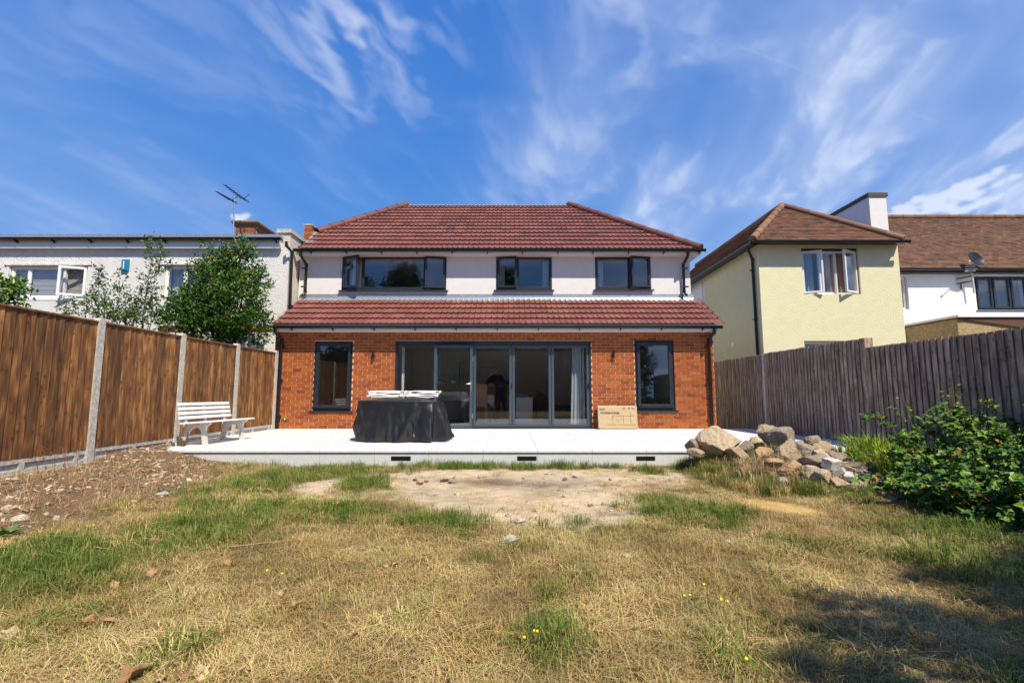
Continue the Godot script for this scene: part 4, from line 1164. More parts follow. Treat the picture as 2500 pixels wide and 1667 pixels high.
# ---------------------------------------------------------------- ground
const GREEN := [[-2.35,-4.19,0.59,0.60,0.80],[-2.37,-3.59,0.45,0.29,0.90],[-2.76,-3.24,0.54,0.28,0.90],[-2.73,-2.86,0.38,0.42,1.00],[-2.43,-2.69,0.34,0.27,0.70],[-2.76,-5.83,0.73,0.66,0.90],[-2.42,-6.6,0.50,0.45,1.00],[-3.57,-5.60,0.42,0.49,0.50],[-3.7,-6.95,0.75,0.16,0.60],[-3.88,-4.78,0.24,0.35,0.50],[-2.09,-2.18,0.22,0.21,0.50],[-0.09,-6.93,1.75,0.17,1.00],[-1.65,-5.63,0.33,0.44,1.00],[-0.41,-3.99,0.33,0.34,1.00],[-1.58,-4.41,0.44,0.37,0.80],[-0.95,-4.15,0.35,0.33,0.60],[0.53,-4.00,0.30,0.37,0.80],[1.39,-4.46,0.33,0.61,1.00],[1.62,-4.24,0.39,0.39,0.90],[1.80,-6.54,0.16,0.24,0.90],[2.5,-6.5,0.36,0.6,0.80],[2.30,-3.35,0.45,0.26,0.60],[3.03,-3.68,0.46,0.46,0.70],[3.42,-3.64,0.36,0.59,0.90],[2.63,-3.16,0.29,0.19,0.80],[2.78,-2.92,0.24,0.44,0.90],[1.40,-3.00,0.15,0.17,0.40],[1.46,-2.73,0.18,0.17,0.35],[0.93,-2.33,0.17,0.28,0.35],[1.13,-2.01,0.34,0.15,0.35],[3.3,-5.5,0.9,0.5,0.70],[0.02,-2.18,0.27,0.21,0.30]]
const SAND := [[-1.15,-5.95,0.9,0.75,1.00],[-1.95,-5.55,0.5,0.5,1.00],[0.10,-6.1,1.98,0.95,1.00],[0.04,-5.10,1.38,0.79,1.00],[0.28,-4.37,0.83,0.51,1.00],[-1.92,-5.84,0.39,0.43,0.90],[1.78,-6.34,0.43,0.73,0.90],[-1.63,-5.08,0.38,0.28,0.80],[1.63,-5.10,0.17,0.40,0.60]]
func blobs(list: Array, x: float, z: float, warp: float) -> float:
	var wx := x + warp * 1.7 * lump.get_noise_2d(x * 200.0, z * 200.0); var wz := z + warp * 1.7 * lump.get_noise_2d(x * 200.0 + 500.0, z * 200.0)
	var m := 0.0
	for q in list:
		var dx: float = (wx - q[0]) / q[2]; var dz: float = (wz - q[1]) / q[3]
		var d := dx * dx + dz * dz
		if d < 2.0: m = maxf(m, q[4] * smoothstep(1.7, 0.35, d))
	return m
func soil_at(x: float, z: float) -> float:
	var edge := -3.55 + 0.25 * lump.get_noise_2d(x * 80.0, z * 80.0) - 0.35 * smoothstep(-6.0, -7.0, z) + 0.12 * sin(z * 3.0)
	return smoothstep(0.25, -0.25, x - edge) * smoothstep(-3.15, -3.6, z + 0.2 * lump.get_noise_2d(z * 60.0, x * 160.0))
func sand_at(x: float, z: float) -> float:
	return blobs(SAND, x, z, 0.16) * smoothstep(-7.03, -6.85, z + 0.05 * sin(x * 7.0))
func green_at(x: float, z: float) -> float:
	return clampf(blobs(GREEN, x, z, 0.15) + 0.75 * smoothstep(0.12, 0.5, lump.get_noise_2d(x * 170.0 + 40.0, z * 170.0)) * smoothstep(-0.25, 0.2, lump.get_noise_2d(x * 35.0, z * 35.0 + 70.0)), 0, 1)
func ground_y(x: float, z: float) -> float:
	if z < -7.11:
		var xb := lerpf(-4.95, -5.65, clampf((-7.11 - z) / 1.15, 0, 1))
		if z > -8.3 and x < xb + 0.03: return 0.262 + 0.012 * lump.get_noise_2d(x * 300.0, z * 300.0) - 0.3 * smoothstep(xb - 0.06, xb + 0.03, x)
		return -0.2 if x > -5.62 and x < 5.9 and z > -19.0 else 0.1
	var y := 0.028 + 0.018 * lump.get_noise_2d(x * 60.0, z * 60.0)
	y += 0.115 * smoothstep(-3.2, -5.0, x) * smoothstep(-3.4, -5.2, z)
	y += 0.1 * smoothstep(-4.2, -5.0, x) * smoothstep(-6.3, -7.05, z)
	y += 0.27 * exp(-pow((x - 3.65) / 0.95, 2) - pow((z + 6.4) / 0.62, 2))
	y += 0.06 * smoothstep(3.5, 4.6, x)
	return y
func build_ground() -> void:
	var xs := []; var zs := []
	for q in [-90.0, -60.0, -40.0, -25.0, -16.0, -11.0, -8.5, -7.0]: xs.append(q)
	var x := -6.2
	while x < 6.4:
		xs.append(x); x += 0.045
	for q in [7.0, 9.0, 12.0, 17.0, 26.0, 40.0, 60.0, 90.0]: xs.append(q)
	for q in [-90.0, -60.0, -40.0, -26.0, -19.5, -15.0, -12.0, -10.0, -9.0]: zs.append(q)
	var z := -8.4
	while z < -1.0:
		zs.append(z); z += 0.045
	for q in [-0.6, 0.0, 1.0, 2.5, 5.0, 9.0, 15.0, 25.0, 40.0, 60.0, 90.0]: zs.append(q)
	var w := xs.size(); var h := zs.size()
	var vs := PackedVector3Array(); var cs := PackedColorArray(); var ns := PackedVector3Array(); var ix := PackedInt32Array()
	vs.resize(w * h); cs.resize(w * h); ns.resize(w * h)
	var thatch := Color(0.22, 0.145, 0.062); var soil_c := Color(0.27, 0.155, 0.085); var sand_c := Color(0.83, 0.63, 0.37); var turf := Color(0.13, 0.13, 0.04)  # thatch is darkened to paint shade into the gaps between blades
	for k in h:
		for i in w:
			var px: float = xs[i]; var pz: float = zs[k]
			var near := pz > -8.5 and pz < -0.9 and absf(px) < 6.5
			var y := ground_y(px, pz)
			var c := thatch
			if near:
				var so := soil_at(px, pz); var sa := sand_at(px, pz); var gr := green_at(px, pz)
				y += 0.006 * fine.get_noise_2d(px * 400.0, pz * 400.0)
				if pz > -7.1: y += so * 0.02 * fine.get_noise_2d(px * 170.0, pz * 170.0) + sa * 0.008 * fine.get_noise_2d(px * 220.0, pz * 220.0)
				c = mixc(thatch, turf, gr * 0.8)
				c = mixc(c, soil_c, so)
				# the sand is stained brown in the middle and paler, stonier towards the lawn
				var sc := sand_c
				var st := exp(-pow((px - 0.0) / 1.0, 2) - pow((pz + 5.75) / 0.32, 2)) + 0.7 * exp(-pow((px + 0.6) / 0.8, 2) - pow((pz + 5.1) / 0.3, 2))
				sc = mixc(sc, Color(0.19, 0.11, 0.065), clampf(st * (0.85 + 1.6 * fine.get_noise_2d(px * 60.0, pz * 60.0)), 0, 0.92))
				sc = mixc(sc, Color(0.8, 0.67, 0.48), clampf(0.5 + 1.3 * fine.get_noise_2d(px * 45.0 + 90.0, pz * 45.0), 0, 1) * 0.5)
				c = mixc(c, sc, sa)
				var ys := pow((px - 2.46 - 0.35 * (pz + 4.6)) / 0.26, 2) + pow((pz + 4.6) / 0.42, 2)
				c = mixc(c, Color(0.78, 0.5, 0.17), smoothstep(1.3, 0.5, ys + 0.4 * fine.get_noise_2d(px * 70.0, pz * 70.0)))
				var g := 1.0 + 0.3 * fine.get_noise_2d(px * 150.0, pz * 150.0) + 0.35 * fine.get_noise_2d(px * 600.0, pz * 600.0)
				c = Color(c.r * g, c.g * g, c.b * g)
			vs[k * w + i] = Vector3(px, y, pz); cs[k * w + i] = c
	for k in h:
		for i in w:
			var a := vs[k * w + maxi(i - 1, 0)]; var b := vs[k * w + mini(i + 1, w - 1)]; var c := vs[maxi(k - 1, 0) * w + i]; var d := vs[mini(k + 1, h - 1) * w + i]
			ns[k * w + i] = (d - c).cross(b - a).normalized()
	for k in h - 1:
		for i in w - 1:
			var p := k * w + i
			ix.append_array(PackedInt32Array([p, p + 1, p + w, p + 1, p + w + 1, p + w]))
	var am := ArrayMesh.new()
	var arr := []
	arr.resize(Mesh.ARRAY_MAX)
	arr[Mesh.ARRAY_VERTEX] = vs; arr[Mesh.ARRAY_NORMAL] = ns; arr[Mesh.ARRAY_COLOR] = cs; arr[Mesh.ARRAY_INDEX] = ix
	am.add_surface_from_arrays(Mesh.PRIMITIVE_TRIANGLES, arr)
	var o := part(null, "ground", am, M.soil, "structure")
	tag(o, "dry garden ground of thatch, bare soil and sand", "")

# ---------------------------------------------------------------- things on the patio
func bench() -> void:
	# local: x along the bench, y up, z towards the sitter's knees
	var at := Vector3(-5.03, FLOOR, -8.33)
	var b := thing("garden_bench", at, "white slatted garden bench with stained curved legs in front of brown fence", "bench")
	b.rotation.y = deg_to_rad(90.0 - 5.0)
	base_of.erase(b)
	var L := 1.24
	var leg := PackedVector2Array([Vector2(0.13, 0.345), Vector2(0.2, 0.36), Vector2(0.21, 0.345), Vector2(0.155, 0.32), Vector2(0.125, 0.27), Vector2(0.12, 0.2), Vector2(0.155, 0.0), Vector2(0.21, 0.0), Vector2(0.2, 0.015), Vector2(0.16, 0.02), Vector2(0.165, 0.0)])
	for s in [-1, 1]:
		var x := 0.5 * s * 0.92 as float
		var xf := Transform3D(Basis(Vector3(0, 0, 1), Vector3(0, 1, 0), Vector3(-1, 0, 0)), Vector3(x, 0, 0))
		var fl := MB.new(); fl.prism(PackedVector2Array([Vector2(0.06, 0.34), Vector2(0.24, 0.36), Vector2(0.23, 0.335), Vector2(0.17, 0.3), Vector2(0.155, 0.22), Vector2(0.19, 0.012), Vector2(0.22, 0.0), Vector2(0.12, 0.0), Vector2(0.13, 0.02), Vector2(0.095, 0.22), Vector2(0.06, 0.27), Vector2(0.0, 0.275), Vector2(0.0, 0.33)]), -0.03, 0.03, xf); part(b, "front_leg", fl, M.off_white)
		var bl := MB.new(); bl.prism(PackedVector2Array([Vector2(0.0, 0.33), Vector2(0.0, 0.275), Vector2(-0.08, 0.26), Vector2(-0.13, 0.2), Vector2(-0.19, 0.012), Vector2(-0.17, 0.0), Vector2(-0.265, 0.0), Vector2(-0.25, 0.015), Vector2(-0.2, 0.25), Vector2(-0.215, 0.32), Vector2(-0.19, 0.36)]), -0.03, 0.03, xf); part(b, "back_leg", bl, M.off_white)
		var up := MB.new(); up.prism(PackedVector2Array([Vector2(-0.19, 0.36), Vector2(-0.215, 0.32), Vector2(-0.235, 0.4), Vector2(-0.29, 0.66), Vector2(-0.265, 0.665), Vector2(-0.2, 0.42)]), -0.03, 0.03, xf); part(b, "back_support", up, M.off_white)
	var mid := MB.new(); mid.prism(PackedVector2Array([Vector2(-0.2, 0.35), Vector2(-0.225, 0.35), Vector2(-0.285, 0.65), Vector2(-0.262, 0.65)]), -0.025, 0.025, Transform3D(Basis(Vector3(0, 0, 1), Vector3(0, 1, 0), Vector3(-1, 0, 0)), Vector3.ZERO)); part(b, "back_support", mid, M.white_plastic)
	for k in 5:      # seat slats
		var z := 0.235 - k * 0.092
		var s := MB.new(); s.bevel(Vector3(-L / 2, -0.04, 0.0), Vector3(L / 2, 0.04, 0.024), 0.01, Transform3D(Basis(Vector3.RIGHT, -PI / 2 - 0.06), Vector3(0, 0.362 - 0.012 * k * 0.5, z))); part(b, "seat_slat", s, M.white_plastic)
	for k in 4:      # back slats
		var y := 0.43 + k * 0.072
		var s := MB.new(); s.bevel(Vector3(-L / 2 + 0.004 * k, -0.025, 0.0), Vector3(L / 2 - 0.004 * k, 0.025, 0.024), 0.008, Transform3D(Basis(Vector3.RIGHT, -0.22), Vector3(0, y, -0.2 - 0.0165 * k))); part(b, "back_slat", s, M.white_plastic)

# how far the cover's skirt stands out at angle a and height share f: hanging folds that fan from the corners, sharp tucks, slack dents
func cover_push(a: float, f: float) -> float:
	var d := 1.0 - f
	var p := 0.0
	for q in [[0.35, 0.2, 0.08], [0.9, -0.3, 0.07], [1.6, 0.3, 0.06], [2.4, -0.3, 0.07], [2.95, 0.1, 0.06],
			[3.32, 0.1, 0.05], [3.56, 0.28, 0.09], [3.86, 0.2, -0.05], [4.3, -0.25, 0.035], [4.62, 0.3, -0.03], [5.0, -0.42, 0.11], [5.2, -0.3, -0.08], [5.4, -0.16, 0.12], [5.53, -0.1, -0.06], [5.66, 0.05, 0.11], [5.8, 0.1, -0.05], [5.97, 0.12, 0.09]]:
		var c: float = q[0] + q[1] * (d - 0.35)
		var e := absf(wrapf(a - c, -PI, PI))
		p += q[2] * (0.25 + 0.75 * pow(d, 0.7)) * smoothstep(0.0, 0.25, d) * maxf(0.0, 1.0 - e / (0.07 + 0.09 * d))
	p += 0.07 * (0.35 - absf(lump.get_noise_3d(cos(a) * 230.0, sin(a) * 230.0, f * 45.0)) * 2.2) * smoothstep(0.0, 0.5, d)
	p -= 0.03 * sin(d * PI) * (0.5 + 0.5 * cos((a - 4.5) * 2.0))
	p += 0.035 * lump.get_noise_3d(cos(a) * 120.0, sin(a) * 120.0, f * 90.0) + 0.02 * fine.get_noise_3d(cos(a) * 330.0, sin(a) * 330.0, f * 240.0)
	return p
func covered_table() -> void:
	var at := Vector3(-1.93, FLOOR, -8.78)
	var t := thing("covered_table", at, "garden table under a creased black waterproof cover on the patio", "covered furniture")
	base_of.erase(t)
	var b := MB.new()
	var n := 260
	var rows := []
	var hts := [0.0, 0.02, 0.06, 0.1, 0.14, 0.18, 0.22, 0.26, 0.3, 0.34, 0.38, 0.42, 0.46, 0.5, 0.54, 0.58, 0.61, 0.635, 0.65]
	for j in hts.size():
		var f: float = hts[j] / 0.65
		var r := []
		for k in n + 1:
			var a := TAU * k / n
			var ca := cos(a); var sa := sin(a)
			var se := pow(pow(absf(ca), 4.2) + pow(absf(sa), 3.6), -1.0 / 3.9)
			var hx := 0.79 if ca < 0 else lerpf(0.82, 0.68, f)
			var hz := lerpf(0.56, 0.5, f)
			# the skirt swings out towards the house side corner and hangs in long folds
			var push := cover_push(a, f)
			if k == n: push = cover_push(0.0, f)
			var tuck := -0.035 * smoothstep(0.12, 0.0, f)
			var rad := se * (1.0 + push + tuck)
			var x := hx * ca * rad; var z := hz * sa * rad
			var drop := 0.05 * smoothstep(-0.5, 0.5, z) - 0.03 * (x / 0.8) * 0.0
			var y: float = hts[j] + f * (0.045 - drop - 0.02 * smoothstep(0.0, 0.8, x) * smoothstep(0.0, 0.4, z))
			if j == 0: y = 0.012 + 0.012 * sin(a * 4.0) * sin(a * 4.0)
			r.append(Vector3(x, y, -z))
		rows.append(r)
	# top: shrink towards the middle, higher at the back
	for q in [0.985, 0.95, 0.8, 0.6, 0.4, 0.2, 0.02]:
		var r := []
		for k in n + 1:
			var p: Vector3 = rows[hts.size() - 1][k]
			var s: float = q
			var a := TAU * k / n
			var wr := 0.008 * sin(p.x * s * 18.0 + p.z * 9.0) * (1.0 - s) + 0.006 * sin(p.z * s * 31.0)
			r.append(Vector3(p.x * s, lerpf(0.745, p.y + 0.012, smoothstep(0.35, 1.0, s)) + wr - 0.03 * maxf(0.0, p.z * s), p.z * s))
		rows.append(r)
	b.sheet(rows)
	part(t, "cover", b, M.cover)
	for q in [[Vector3(0.62, 0.45, 0.24), Vector3(0.7, 0.56, 0.0)], [Vector3(-0.66, 0.62, 0.33), Vector3(-0.58, 0.7, 0.2)]]:
		var s := MB.new(); s.tube([q[0], (q[0] + q[1]) / 2 + Vector3(0.03, 0.02, 0.03), q[1]], 0.012, 6); part(t, "tie_cord", s, M.cover)
	# two folded white frames lying on the cover
	for s in 2:
		var c := Vector3(-2.31 if s == 0 else -1.66, 1.0, -8.93)
		var fr := thing("folded_frame", c, ["folded white lattice frame lying on the cover, beside the brick pier", "folded white lattice frame lying on the cover, in front of the open doorway"][s], "folded frame", "folded frames on the black cover")
		base_of.erase(fr)
		fr.rotation.y = [0.05, -0.04][s]
		var w := 0.31
		for k in 4:
			var y := 0.012 + 0.03 * k; var z := 0.1 - 0.03 * k * (1.0 if s else 0.6)
			var bow: float = 0.014 * sin(k * 2.1 + s)
			var rb := MB.new(); rb.tube([Vector3(-w + 0.02 * k, y, z), Vector3(-w * 0.4, y + bow, z), Vector3(w * 0.4, y - bow, z + 0.01), Vector3(w - 0.015 * k, y + 0.006, z)], 0.0125, 7); part(fr, "slat", rb, M.white_plastic)
		for q in [-1, 1]:
			var lg := MB.new(); lg.tube([Vector3(w * q * 0.92, 0.015, 0.16), Vector3(w * q, 0.06, 0.02), Vector3(w * q * 1.04, 0.115, -0.16)], 0.015, 7); part(fr, "leg", lg, M.off_white)
			var cr := MB.new(); cr.tube([Vector3(w * q * 1.04, 0.02, 0.13), Vector3(w * q * 0.7, 0.09, -0.08)], 0.012, 6); part(fr, "brace", cr, M.white_plastic)
			for j in 3:
				var kn := MB.new(); kn.tube([Vector3(w * q * (0.86 + 0.09 * j), 0.02 + 0.035 * j, 0.12 - 0.05 * j), Vector3(w * q * (0.86 + 0.09 * j), 0.05 + 0.035 * j, 0.12 - 0.05 * j)], 0.02, 7); part(fr, "joint", kn, M.off_white)
		var bar := MB.new(); bar.tube([Vector3(-w * 1.02, 0.108, -0.12), Vector3(0, 0.116, -0.12), Vector3(w * 1.02, 0.11, -0.13)], 0.0125, 7); part(fr, "top_rail", bar, M.white_plastic)

func text_part(parent, called: String, words: String, x: Transform3D, size: float) -> void:
	var tm := TextMesh.new()
	var f := SystemFont.new(); f.font_names = PackedStringArray(["Droid Sans"]); f.font_weight = 700
	tm.text = words; tm.font = f; tm.font_size = 64; tm.pixel_size = size / 64.0; tm.depth = 0.001; tm.horizontal_alignment = HORIZONTAL_ALIGNMENT_LEFT
	var o := MeshInstance3D.new()
	o.mesh = tm; o.material_override = M.print; o.name = called; o.transform = x
	parent.add_child(o, true)

func cardboard() -> void:
	var at := Vector3(2.47, FLOOR, -11.42)
	var t := thing("cardboard_pack", at, "torn flat cardboard pack printed PAVING STONE leaning against the brick wall", "cardboard box")
	base_of.erase(t)
	t.rotation = Vector3(-0.13, 0.0, -0.004)
	var b := MB.new()
	var W := 0.455; var H := 0.545
	# creased front
	for s in 2:
		var rows := []
		for j in 15:
			var r := []
			for k in 21:
				var x := lerpf(-W, W, k / 20.0); var y := lerpf(0.02, H, j / 14.0)
				var z := 0.05 + 0.006 * fine.get_noise_2d(x * 900.0, y * 900.0) - 0.004 * smoothstep(0.02, 0.0, absf(x + 0.12)) - 0.004 * smoothstep(0.02, 0.0, absf(y - 0.2))
				if j == 14: z -= 0.02
				r.append(Vector3(x, y + (0.012 * fine.get_noise_1d(x * 800.0) if j == 14 else 0.0), z if s == 0 else -0.05))
			if s: r.reverse()
			rows.append(r)
		b.sheet(rows, s == 1)
	b.box(Vector3(-W, 0.02, -0.049), Vector3(-W + 0.004, H, 0.046)); b.box(Vector3(W - 0.004, 0.02, -0.049), Vector3(W, H, 0.046))
	part(t, "card_sleeve", b, M.card)
	var ed := MB.new(); ed.box(Vector3(-W + 0.006, 0.0, -0.045), Vector3(W - 0.006, 0.5, 0.03)); part(t, "slabs_inside", ed, M.card_dark)
	for k in 17:
		var x := -W + 0.03 + k * 0.054
		var fl := MB.new(); fl.prism(PackedVector2Array([Vector2(x, 0.0), Vector2(x + 0.034, 0.0), Vector2(x + 0.046, 0.04), Vector2(x + 0.012, 0.045)]), 0.03, 0.05); part(t, "torn_tab", fl, M.card)
	for q in [[-0.42, -0.28, 0.02], [-0.2, 0.0, 0.035], [0.05, 0.4, 0.02]]:
		var fl := MB.new(); fl.prism(PackedVector2Array([Vector2(q[0], H - 0.01), Vector2(q[1], H - 0.01), Vector2(q[1] - 0.02, H + q[2]), Vector2(lerpf(q[0], q[1], 0.4), H + q[2] * 0.4), Vector2(q[0] + 0.03, H + q[2])]), -0.01, 0.0); part(t, "torn_flap", fl, M.card_dark)
	text_part(t, "lettering", "PAVING STONE", Transform3D(Basis(Vector3.FORWARD, 0.012), Vector3(-0.4, 0.375, 0.058)), 0.062)
	text_part(t, "lettering", "XXXX", Transform3D(Basis(), Vector3(-0.42, 0.455, 0.058)), 0.05)
	var lp := MB.new()
	for k in 3:
		lp.box(Vector3(-0.003, 0.014, 0.056), Vector3(0.003, 0.022, 0.059), Transform3D(Basis(Vector3.BACK, TAU * k / 3.0 + 0.5), Vector3(0.15, 0.482, 0)))
		for j in 4:
			var q := TAU * k / 3.0 + 0.35 * j
			lp.cbox(Vector3(0.15 + 0.019 * cos(q), 0.482 + 0.019 * sin(q), 0.0575), Vector3(0.008, 0.008, 0.003))
	part(t, "recycling_symbol", lp, M.print)
	for k in 2:
		var ar := MB.new()
		var ax := 0.35 + 0.035 * k
		ar.prism(PackedVector2Array([Vector2(ax - 0.003, 0.462), Vector2(ax + 0.003, 0.462), Vector2(ax + 0.003, 0.49), Vector2(ax + 0.011, 0.49), Vector2(ax, 0.505), Vector2(ax - 0.011, 0.49), Vector2(ax - 0.003, 0.49)]), 0.056, 0.059)
		part(t, "arrow_symbol", ar, M.print)
	var um := MB.new(); um.prism(PackedVector2Array([Vector2(0.245, 0.485), Vector2(0.30, 0.485), Vector2(0.29, 0.497), Vector2(0.272, 0.503), Vector2(0.255, 0.497)]), 0.056, 0.059); um.box(Vector3(0.27, 0.46, 0.056), Vector3(0.275, 0.485, 0.059)); part(t, "umbrella_symbol", um, M.print)
	for q in [[-0.28, 0.1, 0.42, 0.103], [-0.12, 0.1, -0.115, 0.31], [0.13, 0.1, 0.134, 0.31], [0.3, 0.1, 0.304, 0.4], [-0.12, 0.305, 0.4, 0.308], [-0.05, 0.2, 0.05, 0.203]]:
		var ln := MB.new(); ln.box(Vector3(q[0], q[1], 0.0535), Vector3(q[2], q[3], 0.0575)); part(t, "printed_line", ln, M.card_dark)

func wall_fittings() -> void:
	for k in 2:
		var x := -3.335 if k == 0 else 2.44
		var y := 1.9 if k == 0 else 1.93
		var t := thing("wall_light", Vector3(x, y, ZW), ["black cylinder wall light on the brick pier beside the open doorway", "black cylinder wall light on the brick pier above the cardboard pack"][k], "wall light", "wall lights")
		base_of.erase(t)
		var a := MB.new(); a.bevel(Vector3(-0.028, 0.03, 0.002), Vector3(0.028, 0.12, 0.016), 0.003); part(t, "back_plate", a, M.black_plastic)
		var c := MB.new(); c.tube([Vector3(0, 0, 0.055), Vector3(0, 0.004, 0.055), Vector3(0, 0.146, 0.055), Vector3(0, 0.15, 0.055)], [0.026, 0.03, 0.03, 0.026], 14); part(t, "cylinder", c, M.black_plastic)
		var d := MB.new(); d.box(Vector3(-0.012, 0.06, 0.016), Vector3(0.012, 0.09, 0.03)); part(t, "bracket", d, M.black_plastic)
	var tp := thing("garden_tap", Vector3(-5.37, 0.47, ZW), "small tap with green and yellow wire low on the brick wall", "tap")
	base_of.erase(tp)
	var a := MB.new(); a.tube([Vector3(0, 0.02, 0.0), Vector3(0, 0.02, 0.06), Vector3(0, -0.015, 0.07)], 0.011, 8); part(tp, "spout", a, M.silver)
	var g := MB.new(); g.tube([Vector3(-0.01, 0.1, 0.004), Vector3(0.005, 0.06, 0.03), Vector3(0.02, 0.03, 0.05), Vector3(0.045, 0.02, 0.05)], 0.006, 5); part(tp, "earth_wire", g, mat("wire_green", Color(0.14, 0.42, 0.05), 0.5))
	var k := MB.new(); k.cbox(Vector3(0.0, 0.045, 0.04), Vector3(0.05, 0.012, 0.014)); part(tp, "lever", k, M.wire_green)

# ---------------------------------------------------------------- inside the room
func room_things() -> void:
	var c := MB.new(); curtain_sheet(c, 1.5, 1.78, 0.3, 2.24, -11.95, 4.2, 0.035, 0.07, 0.4)
	solo("curtain", c, M.curtain, "full-length pale blue curtain gathered beside the end door leaf", "curtain")
	var c2 := MB.new(); curtain_sheet(c2, -2.73, -2.66, 0.3, 2.22, -11.93, 1.5, 0.02, -0.03)
	solo("curtain", c2, M.curtain, "narrow white curtain edge hanging in the open doorway", "curtain")
	# dining table with cloth
	var t := thing("dining_table", Vector3(-0.994, FLOOR, -14.570), "dining table under a white cloth with pointed corners", "table")
	base_of.erase(t)
	t.scale = Vector3.ONE * 1.13
	for s in 4:
		var l := MB.new(); l.tube([Vector3(0.34 * (1 if s % 2 else -1), 0, 0.3 * (1 if s > 1 else -1)), Vector3(0.3 * (1 if s % 2 else -1), 0.68, 0.26 * (1 if s > 1 else -1))], [0.018, 0.025], 8); part(t, "leg", l, M.tan)
	var tc := thing("tablecloth", Vector3(-0.994, FLOOR + 0.68, -14.570), "white cloth draped over the dining table", "tablecloth")
	base_of.erase(tc)
	tc.scale = Vector3.ONE * 1.13
	tc.position.y = FLOOR + 0.77
	var cl := MB.new()
	cl.box(Vector3(-0.42, 0.0, -0.42), Vector3(0.42, 0.02, 0.42))
	for s in 4:
		var xf := Transform3D(Basis(Vector3.UP, s * PI / 2), Vector3.ZERO)
		cl.prism(PackedVector2Array([Vector2(-0.42, 0.0), Vector2(0.42, 0.0), Vector2(0.4, -0.32), Vector2(0.34, -0.25), Vector2(0.22, -0.13), Vector2(0.0, -0.1), Vector2(-0.22, -0.13), Vector2(-0.34, -0.25), Vector2(-0.4, -0.32)]), 0.42, 0.426, xf)
	part(tc, "drape", cl, M.white_render)
	# chair with tall padded back
	var ch := thing("dining_chair", Vector3(-0.938, FLOOR, -13.940), "tan high-backed dining chair drawn up to the white-clothed table", "chair")
	base_of.erase(ch)
	ch.scale = Vector3.ONE * 1.13
	for s in 4:
		var l := MB.new(); l.box(Vector3(-0.2 if s % 2 else 0.16, 0, -0.2 if s > 1 else 0.16), Vector3(-0.16 if s % 2 else 0.2, 0.4, -0.16 if s > 1 else 0.2)); part(ch, "leg", l, M.tan)
	var st := MB.new(); st.bevel(Vector3(-0.21, -0.21, 0), Vector3(0.21, 0.21, 0.06), 0.015, Transform3D(Basis(Vector3.RIGHT, -PI / 2), Vector3(0, 0.4, 0))); part(ch, "seat", st, M.tan)
	var bk := MB.new(); bk.bevel(Vector3(-0.2, 0.44, 0.15), Vector3(0.2, 0.97, 0.2), 0.015); part(ch, "backrest", bk, M.tan)
	# white cupboard and what stands on it
	var cb := thing("white_cupboard", Vector3(0.350, FLOOR, -14.070), "plain white low cupboard standing inside the glass doors", "cupboard")
	base_of.erase(cb)
	cb.scale = Vector3.ONE * 1.13
	var bd := MB.new(); bd.box(Vector3(-0.21, 0.0, -0.25), Vector3(0.21, 0.64, 0.19)); part(cb, "carcass", bd, M.white_render)
	var dr := MB.new(); dr.bevel(Vector3(-0.2, 0.03, 0.19), Vector3(0.2, 0.62, 0.21), 0.004); part(cb, "door", dr, M.white_render)
	var tb := MB.new(); tb.bevel(Vector3(0.226, FLOOR + 0.725, -14.17), Vector3(0.452, FLOOR + 0.81, -14.04), 0.01)
	solo("teal_box", tb, M.teal, "small teal box on top of the white cupboard", "box")
	# dark recliner
	var rc := thing("recliner_chair", Vector3(1.073, FLOOR, -14.720), "dark reclining chair with rounded back behind the glass doors", "chair")
	base_of.erase(rc)
	rc.scale = Vector3.ONE * 1.13
	var rs := MB.new(); rs.prism(PackedVector2Array([Vector2(-0.45, 0.3), Vector2(-0.4, 0.62), Vector2(-0.25, 0.8), Vector2(-0.1, 0.72), Vector2(0.05, 0.5), Vector2(0.2, 0.44), Vector2(0.75, 0.42), Vector2(0.75, 0.32), Vector2(0.1, 0.3)]), -0.25, 0.25); part(rc, "padded_shell", rs, M.interior_dark)
	for s in 4:
		var l := MB.new(); l.tube([Vector3(-0.3 if s % 2 else 0.6, 0, -0.2 if s > 1 else 0.2), Vector3(-0.3 if s % 2 else 0.6, 0.33, -0.2 if s > 1 else 0.2)], 0.02, 6); part(rc, "leg", l, M.interior_dark)
	# white board on the dark inner wall
	var b0 := P(1195, 944, 16.08); var b1 := P(1213, 905, 16.08)
	var pp := MB.new(); pp.bevel(Vector3(b0.x, b0.y, -16.1), Vector3(b1.x, b1.y, -16.07), 0.004)
	solo("white_board", pp, M.white_plastic, "plain white upright board on the dark inner wall beyond the dining table", "board")
	# window with a slatted blind in the rear wall
	var wb := thing("slatted_blind", Vector3(3.17, 1.0, -16.0), "white slatted blind over the small rear window", "blind")
	base_of.erase(wb)
	for k in 24:
		var s := MB.new(); s.box(Vector3(-0.27, -0.001, -0.016), Vector3(0.27, 0.001, 0.016), Transform3D(Basis(Vector3.RIGHT, 0.7), Vector3(0, 0.02 + k * 0.035, -0.03))); part(wb, "slat", s, M.white_render)
